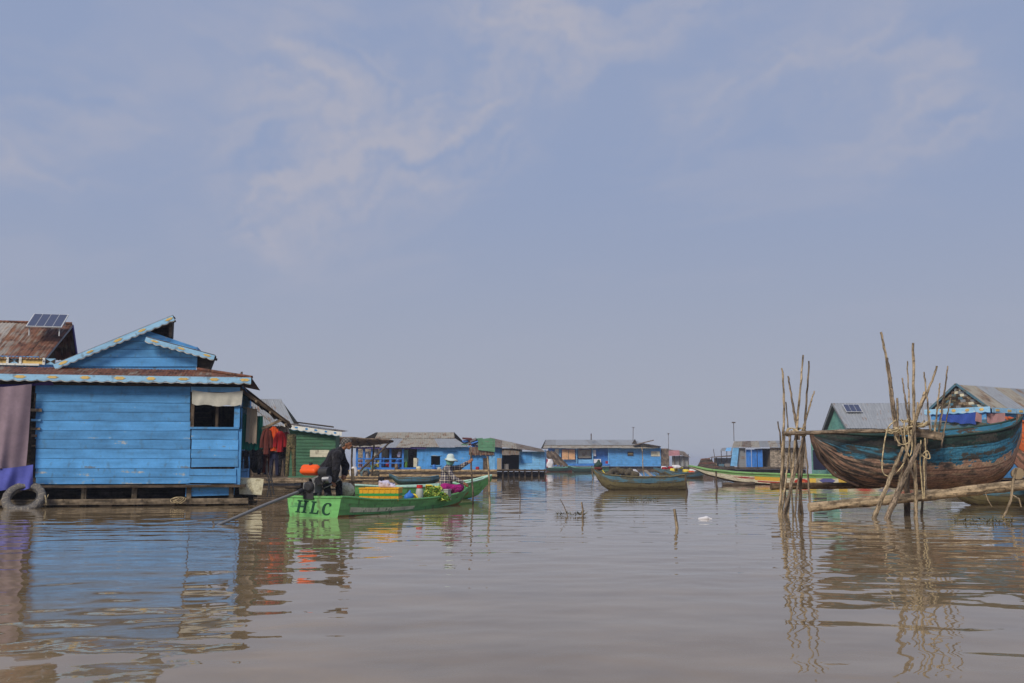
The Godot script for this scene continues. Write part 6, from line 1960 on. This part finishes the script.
# ---------------------------------------------------------------- the beached hull on its props
func slipway() -> void:
	var dB := 23.6
	var p := at(812, 470, dB)
	var n := thing("wooden_hull", "big weathered teal and rust brown boat hull raised on logs", "boat", Vector3(p.x, 0, p.z), 0.05)
	var X := func(u): return px(n, u, 450, 0.0).x
	var Y := func(u, v): return px(n, u, v, 0.0).y
	var sec := []
	for q in [[812, 434.0, 440.0, 0.05], [819, 432.5, 456.0, 0.24], [834, 433.0, 473.0, 0.52], [858, 434.5, 484.0, 0.74], [900, 436.5, 488.5, 0.9], [940, 434.0, 489.0, 0.9], [975, 430.5, 487.0, 0.78], [998, 426.5, 478.0, 0.52], [1010, 423.0, 464.0, 0.26], [1018.5, 418.0, 440.0, 0.06]]:
		var sy: float = Y.call(q[0], q[1])
		var ky: float = Y.call(q[0], q[2])
		sec.append([X.call(q[0]), q[3], sy, q[3] * 0.86, lerpf(ky, sy, 0.22), ky])
	# old paint of the whole side: green rim, teal band, bare red brown wood, tarred patches round the prow
	var im := Image.create(1024, 256, false, Image.FORMAT_RGB8)
	var hn := FastNoiseLite.new()
	hn.seed = 14
	hn.frequency = 0.012
	hn.fractal_octaves = 4
	var hs := FastNoiseLite.new()
	hs.seed = 15
	hs.frequency = 0.02
	hs.fractal_octaves = 3
	for y in 256:
		for x in 1024:
			var u := x / 1024.0
			var s := 1.0 - y / 256.0
			var a := hn.get_noise_2d(x, y * 2.0)
			var b := hn.get_noise_2d(x * 0.5 + 900.0, y * 3.0 + 300.0)
			var st := hs.get_noise_2d(x * 0.35, y * 3.0)
			var g := hs.get_noise_2d(x * 3.0 + 70.0, y * 5.0)
			var wood := S(186, 146, 122).lerp(S(150, 122, 104), clampf(0.5 + st * 0.8 + a * 0.6, 0, 1)).lerp(S(190, 166, 138), clampf((b - 0.1) * 4.0, 0, 0.75))
			wood = wood.lerp(S(104, 86, 74), clampf((a * 0.6 + b * 0.5 - 0.14) * 3.0, 0, 0.55))
			var teal := S(70, 130, 156).lerp(S(50, 104, 130), clampf(0.5 + st * 1.5, 0, 1)).lerp(S(74, 66, 58), clampf((a * 0.6 + b * 0.6 + g * 0.25 - 0.1) * 6.0, 0, 0.9))
			var green := S(42, 66, 60).lerp(S(34, 44, 42), clampf(0.5 + st * 2.0, 0, 1)).lerp(S(70, 64, 58), clampf((b + g * 0.3 - 0.15) * 6.0, 0, 0.8))
			var lo := 0.70 + a * 0.12 + g * 0.015 - 0.05 * u
			var hi := 0.875 + 0.05 * (u - 0.5) + b * 0.012
			var c := wood if s < lo else teal if s < hi else green
			var tar := clampf((0.56 - u + a * 0.5 + b * 0.25) * 3.5, 0, 1) * clampf(0.6 + st * 2.0, 0.2, 1.0)
			c = c.lerp(S(58, 58, 58), tar * 0.8)
			var seam := absf(fmod(s * 9.0, 1.0) - 0.5) > 0.47 and g > -0.2
			if seam: c = c * 0.7
			im.set_pixel(x, y, c * (1.0 + 0.25 * g))
	var hp := mat("hull_old_paint", Color.WHITE, 0.8, 1.0, ImageTexture.create_from_image(im))
	hull(n, sec, [hp, hp, hp, hp, hp, hp], M.hull_teal, M.hull_green, [X.call(850), X.call(985)], M.wood, 0.03, 34, 0.012, -2)
	n.rotation.x = 0.07
	tube("stem_post", [Vector3(X.call(812) - 0.02, Y.call(812, 431.5), 0), Vector3(X.call(813.0), Y.call(813, 441), 0), Vector3(X.call(819), Y.call(819, 457.5), 0), Vector3(X.call(834), Y.call(834, 474.5), 0), Vector3(X.call(858), Y.call(858, 485.5), 0)], [0.05, 0.055, 0.055, 0.05, 0.045], M.hull_brown, n, 8)
	tube("stern_post", [Vector3(X.call(1020.5), Y.call(1020, 414.0), 0), Vector3(X.call(1018), Y.call(1018, 440), 0), Vector3(X.call(1010), Y.call(1010, 465), 0), Vector3(X.call(998), Y.call(998, 479.5), 0), Vector3(X.call(975), Y.call(975, 488.5), 0)], [0.07, 0.075, 0.07, 0.06, 0.05], M.hull_brown, n, 8)
	var lg := thing("support_log", "long pale log slanting under the beached hull", "log")
	pole("trunk", at(809, 507.5, 22.4), at(1060, 481.5, 22.4), 0.105, 0.115, M.log, lg, 0.003, 12)
	lg = thing("support_log", "dark shorter log lying behind the pale log under the beached hull's prow", "log")
	pole("trunk", at(771, 486.5, 24.4), at(880, 485.0, 24.6), 0.085, 0.085, M.log_dark, lg, 0.003, 10)
	lg = thing("support_log", "log seen end on beneath the stern of the beached hull", "log")
	tube("trunk", [at(1018, 473.5, 22.6), at(1016, 474, 25.2)], [0.135, 0.13], M.log, lg, 14)
	# second boat in the water at the edge and an orange bow beside it
	var a := on_water(962, 505)
	var s := thing("wooden_boat", "dark olive boat with a yellow rim afloat below the pale log", "boat", Vector3(a.x, 0, a.z), -0.05)
	hull(s, [[-0.4, 0.04, 0.62, 0.02, 0.45, 0.4], [0.2, 0.35, 0.5, 0.24, 0.05, 0.0], [1.4, 0.6, 0.46, 0.5, -0.05, -0.12], [3.6, 0.65, 0.5, 0.55, -0.06, -0.14], [4.6, 0.4, 0.6, 0.3, 0.0, -0.05]], [M.hull_olive, M.hull_olive, M.hull_olive, M.hull_blue], M.hull_olive, M.boat_yellow, [1.5, 3.0], M.wood, 0.028, 20)
	a = at(1030, 470, 26.5)
	s = thing("wooden_boat", "orange red hull raised just past the stern of the teal hull", "boat", Vector3(a.x, 0, a.z), 0.1)
	hull(s, [[-0.55, 0.05, 2.35, 0.03, 1.6, 1.3], [-0.2, 0.3, 2.2, 0.22, 1.1, 0.9], [1.0, 0.7, 2.0, 0.6, 0.8, 0.62], [3.5, 0.7, 2.1, 0.6, 0.8, 0.62]], [M.hull_red, M.hull_red, M.hull_orange, M.hull_orange], M.hull_brown, M.hull_orange, [1.0], M.wood, 0.04, 16)
	for x in [0.4, 2.6]:
		var sp := thing("prop_block", ["timber trestle under the prow of the orange red hull", "timber trestle under the middle of the orange red hull"][0 if x < 1.0 else 1], "trestle", s.transform * Vector3(x, 0, 0), 0, "trestles under the orange hull")
		beam("crossbeam", Vector3(0, 0.58, -0.9), Vector3(0, 0.58, 0.9), 0.14, 0.12, M.wood, sp)
		for z in [-0.7, 0.7]:
			pole("leg", Vector3(0, -0.5, z), Vector3(0, 0.53, z), 0.07, 0.06, M.wood, sp)
	# right hand cluster of stakes
	var dp := 22.0
	var stakes := [
		[881, 332, 888.5, 362, 896, 441, 0.04, 22.3], [887, 358, 891.5, 390, 897, 436, 0.045, 22.15], [913, 343, 914, 410, 916, 517.5, 0.045, 21.9],
		[907.3, 361, 908.5, 390, 911, 440, 0.022, 22.3], [902, 378, 905, 396, 911, 436, 0.026, 22.1], [924, 372, 926.5, 392, 931, 438, 0.026, 22.3],
		[937, 366, 930, 390, 908, 432, 0.034, 22.1], [948, 366, 944.5, 390, 938, 440, 0.026, 22.4], [940, 383, 938, 400, 934, 440, 0.024, 22.2],
		[925, 392, 921, 404, 911, 434, 0.045, 21.95], [920, 444, 905, 476, 887, 518, 0.075, 21.6], [903, 447, 893, 470, 874.5, 517.5, 0.055, 21.7],
		[907, 440, 907, 480, 907, 519, 0.08, 22.75], [923.5, 437, 923, 470, 922, 508, 0.032, 22.7], [911, 438, 904, 460, 898, 487, 0.028, 21.85], [900, 426, 906, 452, 913, 478, 0.026, 21.8], [928, 430, 925, 455, 926, 500, 0.024, 22.6], [918, 402, 915, 430, 903, 462, 0.03, 21.75], [897, 398, 897.5, 430, 899, 446, 0.035, 22.2], [951, 398, 946, 420, 941, 448, 0.02, 22.5]]
	var words := ["tallest thin stake rising from the rope tangle", "twin stake beside the tallest one in the rope tangle", "tall straight stake standing in the water through the rope tangle", "thin straight twig stake at the back of the rope tangle", "short leaning twig between the tall stakes above the ropes", "thin upright twig right of the straight stake above the ropes", "crooked branch stake leaning away above the ropes", "long thin twig nearest the patchwork gable", "short dark twig before the patchwork gable", "stubby broken stick in the rope tangle", "thick pale prop slanting into the water before the straight stake", "rough slanting prop behind the thick pale prop", "thick dark post standing in water under the hull", "slim post hung with rope lines under the plank end", "thin stick slanting down from the ropes over the rough prop", "thin stick crossing the straight stake below the ropes", "thin upright stick under the plank end", "bent stick passing through the middle of the ropes", "short stub stake bound inside the ropes", "thinnest twig leaning on the teal hull's rim"]
	for i in stakes.size():
		var q = stakes[i]
		var wet: bool = q[5] > 500
		var k := thing("stake", words[i], "stake", Vector3.ZERO, 0, "stakes propping the beached hull")
		var a0 := at(q[4], q[5], q[7])
		if wet:
			a0 += (a0 - at(q[2], q[3], q[7])).normalized() * 0.35
		var c := at(q[2], q[3], q[7])
		var t := at(q[0], q[1], q[7])
		var pts := []
		var rad := []
		for j in 19:
			var f := j / 18.0
			pts.append(a0.lerp(c, f).lerp(c.lerp(t, f), f) + Vector3(rng.randf_range(-1, 1), 0, rng.randf_range(-1, 1)) * 0.009)
			rad.append(q[6] * lerpf(1.0, 0.62, f) * rng.randf_range(0.88, 1.14))
		tube("stick", pts, rad, M.wood_dark if i == 12 else [M.pole_tan, M.pole_grey, M.pole_tan][i % 3], k, 8)
		if not wet and i % 2 == 0:
			var kn: Vector3 = pts[8]
			tube("knot", [kn, kn + Vector3(0.05, 0.06, 0.02)], [q[6] * 0.6, q[6] * 0.3], M.pole_grey, k, 6)
	# ropes
	var r := thing("rope_tangle", "pale rope lashed round the stakes with long loops hanging down", "rope")
	var R2 := RandomNumberGenerator.new()
	R2.seed = 77
	for w in 8:
		var pts := []
		for i in 46:
			var t := i / 45.0
			var an := t * TAU * 2.6 + w
			var c := at(lerpf(893, 922, 0.5 + 0.5 * sin(w * 1.9 + t * 3.0)), lerpf(420, 434, fmod(w * 0.31 + t * 0.5, 1.0)), 22.05)
			pts.append(c + Vector3(cos(an) * 0.16, R2.randf_range(-0.02, 0.02) + 0.03 * sin(an * 2.0), sin(an) * 0.17))
		tube("lashing", pts, [0.013], M.rope, r, 5)
	for loop in [[[896, 420], [888, 428], [884, 445], [882, 465], [884, 474], [891, 476], [899, 470], [906, 458], [909, 440], [907, 425]], [[904, 424], [905, 440], [909, 456], [912, 448], [911, 430]], [[921, 440], [920, 460], [921.5, 480], [923, 499]], [[925, 438], [926, 456], [927, 454], [924, 460], [924.5, 480], [924, 498]], [[895, 436], [900, 444], [908, 443], [912, 434]], [[918, 452], [926, 458], [930, 458], [927, 451], [920, 457]]]:
		var cv := Curve3D.new()
		for q in loop:
			cv.add_point(at(q[0], q[1], 21.75))
		var pts := []
		for i in loop.size() * 5:
			var f: float = float(i) / (loop.size() * 5 - 1) * (loop.size() - 1)
			var i0: int = int(minf(f, loop.size() - 2))
			var P := func(j): return at(loop[clampi(j, 0, loop.size() - 1)][0], loop[clampi(j, 0, loop.size() - 1)][1], 21.75)
			pts.append(P.call(i0).cubic_interpolate(P.call(i0 + 1), P.call(i0 - 1), P.call(i0 + 2), f - i0))
		tube("hanging_loop", pts, [0.015], M.rope, r, 6)
	var b := thing("cross_pole", "long thin horizontal pole tied between the two groups of stakes", "pole")
	pole("stick", at(783, 433.5, 22.9), at(905, 430.5, 22.5), 0.05, 0.045, M.pole_grey, b, 0.004)
	b = thing("plank_end", "sawn grey plank stub sticking out of the rope tangle", "plank")
	beam("plank", at(908, 431, 22.2), at(941, 436.5, 22.2), 0.12, 0.17, M.wood, b)
	b = thing("bent_branch", "forked pale branch hanging down to the water beside the olive boat", "branch")
	var top := at(1013, 482, 22.0)
	tube("stem", [at(1016, 468, 22.0), top, at(1011, 500, 22.0), at(1006, 512, 22.0), at(1001, 521, 22.0)], [0.03, 0.03, 0.028, 0.025, 0.022], M.pole_tan, b, 6)
	tube("fork", [at(1012, 495, 22.0), at(1019, 499, 22.0), at(1021, 507, 22.0)], [0.022, 0.02, 0.014], M.pole_tan, b, 6)
	tube("fork", [at(985, 492, 22.2), at(988, 500, 22.2), at(992, 507, 22.2)], [0.012, 0.012, 0.008], M.pole_tan, b, 6)
	# left hand cluster
	var left := [
		[782, 368, 787, 400, 779.5, 511.5, 0.04, 23.2, "stake with its tip leaning away from the forked pair in the group off the prow"], [788, 376, 792, 400, 799, 440, 0.038, 23.1, "bent upper stick in the stake group off the prow"],
		[803, 355, 800, 400, 788, 511, 0.038, 23.0, "tallest curved stake in the group off the hull's prow"], [809, 361, 806, 410, 799, 511.5, 0.036, 23.3, "tall upright stake beside the tallest in the group off the prow"],
		[814.5, 391, 808, 412, 801, 436, 0.032, 23.1, "short stick fanning out towards the hull's prow"], [778, 421.5, 783, 450, 785, 492, 0.03, 23.4, "short thin stake at the outer side of the group off the prow"],
		[784, 423, 786, 450, 781, 500, 0.028, 23.45, "slender half height stake inside the group off the prow"], [803, 436, 796, 474, 784.5, 511.5, 0.042, 22.9, "thick slanting lower stake in the group off the prow"],
		[786, 402, 790, 440, 793, 511, 0.026, 23.35, "thin grey stake behind the tallest in the group off the prow"], [806, 418, 800, 460, 795, 511.5, 0.028, 22.95, "thin crossing stake before the dark one in the group off the prow"], [791, 430, 788, 470, 782, 511, 0.03, 23.1, "slim lower stake beside the thick slanting one off the prow"],
		[804.5, 434, 808, 474, 810.5, 512, 0.034, 23.0, "lower stake nearest the hull in the group off the prow"], [796, 432, 798, 470, 801.5, 508, 0.04, 23.2, "dark lower stake in the middle of the group off the prow"]]
	for i in left.size():
		var q = left[i]
		var k := thing("stake", q[8], "stake", Vector3.ZERO, 0, "stakes grouped off the prow")
		var a0 := at(q[4], q[5], q[7])
		var c := at(q[2], q[3], q[7])
		if q[5] > 480:
			a0 += (a0 - c).normalized() * (0.35 if q[5] > 505 else 0.8)
		var t := at(q[0], q[1], q[7])
		var pts := []
		var rad := []
		for j in 19:
			var f := j / 18.0
			pts.append(a0.lerp(c, f).lerp(c.lerp(t, f), f) + Vector3(rng.randf_range(-1, 1), 0, rng.randf_range(-1, 1)) * 0.009)
			rad.append(q[6] * 0.86 * lerpf(1.0, 0.6, f) * rng.randf_range(0.88, 1.14))
		tube("stick", pts, rad, M.wood_dark if i == 12 else [M.pole_tan, M.pole_grey][i % 2], k, 8)
	r = thing("rope_lashing", "thin rope wound round the stakes and cross pole off the prow", "rope")
	for w in 4:
		var pts := []
		for i in 40:
			var t := i / 39.0
			pts.append(at(lerpf(786, 806, 0.5 + 0.5 * sin(t * 9.0 + w)), 432 + 4 * sin(t * 17.0 + w * 2), 23.0 - 0.14 * cos(t * 9.0 + w)))
		tube("lashing", pts, [0.012], M.rope, r, 5)

func water_bits() -> void:
	for q in [[472.5, 504, 471.0, 452, 0.028, "stake held by the seated woman in the green boat's bow", 28.0], [490.5, 504, 487.5, 456, 0.034, "leaning pale mooring stake beyond the green boat's bow", 0.0]]:
		var b := on_water(q[0], q[1])
		var k := thing("stake", q[5], "stake", b)
		pole("stick", Vector3(0.02, -0.4, 0), at(q[2], q[3], -b.z) - b, q[4], q[4] * 0.8, M.pole_tan if q[6] == 0.0 else M.pole_grey, k, 0.01)
	for q in [[680.5, 528, 674.5, 509, 0.035, "slanting stick poking out of open water alone"], [584.5, 518, 581.5, 502, 0.026, "upright stick beside the floating weed clump"], [573, 516, 560, 499, 0.012, "thin arching twig rising from the floating weed clump"], [519.5, 503, 519.5, 488, 0.018, "thin dark stick standing before the pale blue shop"], [594, 478, 591.5, 466, 0.05, "distant stake by the bow of the weathered olive boat"]]:
		var b := on_water(q[0], q[1])
		var k := thing("stake", q[5], "stake", b, 0, "sticks in open water")
		pole("stick", Vector3(0.0, -0.3, 0), at(q[2], q[3], -b.z) - b, q[4], q[4] * 0.7, M.pole_tan if q[0] > 600 else M.pole_grey, k, 0.03)
	for q in [[571, 516, 0.32, "weed clump floating round the arching twig"], [642, 500.5, 0.5, "weed patch floating before the weathered olive boat"], [985, 522.5, 0.55, "weed strip floating under the bent branch"]]:
		var k := thing("floating_weed", q[3], "weed", on_water(q[0], q[1]))
		var st := new_st()
		for i in 160:
			var c := Vector3(rng.randf_range(-1, 1) * q[2], rng.randf_range(0.0, 0.05), rng.randf_range(-0.25, 0.25))
			var d := Vector3(rng.randf_range(-1, 1), rng.randf_range(-0.1, 0.5), rng.randf_range(-1, 1)).normalized()
			var s := d.cross(Vector3.UP).normalized() * 0.014
			var l := rng.randf_range(0.05, 0.16)
			quad(st, c, c + d * l * 0.5 - s, c + d * l, c + d * l * 0.5 + s)
		var o := obj("stems", st, M.water_weed, k)
		o.set_meta("kind", "stuff")
	var w := thing("floating_litter", "scrap of white plastic drifting on open water", "litter", on_water(704, 519))
	mesh_node("scrap", blob([[Vector3(-0.1, 0.0, 0), Vector3(0.05, 0.02, 0.02), 0.03, 0.04], [Vector3(0.05, 0.02, 0), Vector3(0.16, 0.0, 0.03), 0.035, 0.015]], 0.012, 0.03), M.white_cloth, w)

func _ready() -> void:
	rng.seed = 12345
	# camera
	var cam := Camera3D.new()
	cam.name = "camera"
	add_child(cam)
	cam.position = EYE
	cam.rotation.x = pitch
	cam.fov = rad_to_deg(2.0 * atan(341.5 / FOCAL))
	cam.near = 0.1
	cam.far = 4000.0
	cam.current = true
	# sky, exposure
	var env := Environment.new()
	env.background_mode = Environment.BG_SKY
	var sky := Sky.new()
	var pano := PanoramaSkyMaterial.new()
	pano.panorama = sky_image()
	sky.sky_material = pano
	env.sky = sky
	env.tonemap_mode = Environment.TONE_MAPPER_LINEAR
	env.tonemap_exposure = 1.9
	env.fog_enabled = true
	env.fog_density = 0.0007
	env.fog_light_color = Color(0.80, 0.83, 0.90)
	env.sdfgi_enabled = true
	env.ssao_enabled = true
	env.ssil_enabled = true
	var we := WorldEnvironment.new()
	we.name = "environment"
	we.environment = env
	add_child(we)
	# hazy sun, behind the camera and a little to the left
	var sun := DirectionalLight3D.new()
	sun.name = "sun"
	add_child(sun)
	sun.look_at_from_position(Vector3(-0.42, 0.68, 0.72) * 10.0, Vector3.ZERO)
	sun.light_energy = 0.5
	sun.light_color = Color(1.0, 0.96, 0.9)
	sun.light_angular_distance = 18.0
	sun.shadow_enabled = true
	make_materials()
	print("materials")
	water()
	print("water")
	blue_house()
	rusty_house()
	green_house()
	porch_house()
	shop_house()
	long_house()
	shack()
	right_houses()
	print("houses")
	slipway()
	var g := green_boat()
	engine(g)
	other_boats()
	print("boats")
	man()
	woman()
	print("people")
	cargo(g)
	water_bits()
	print("done")
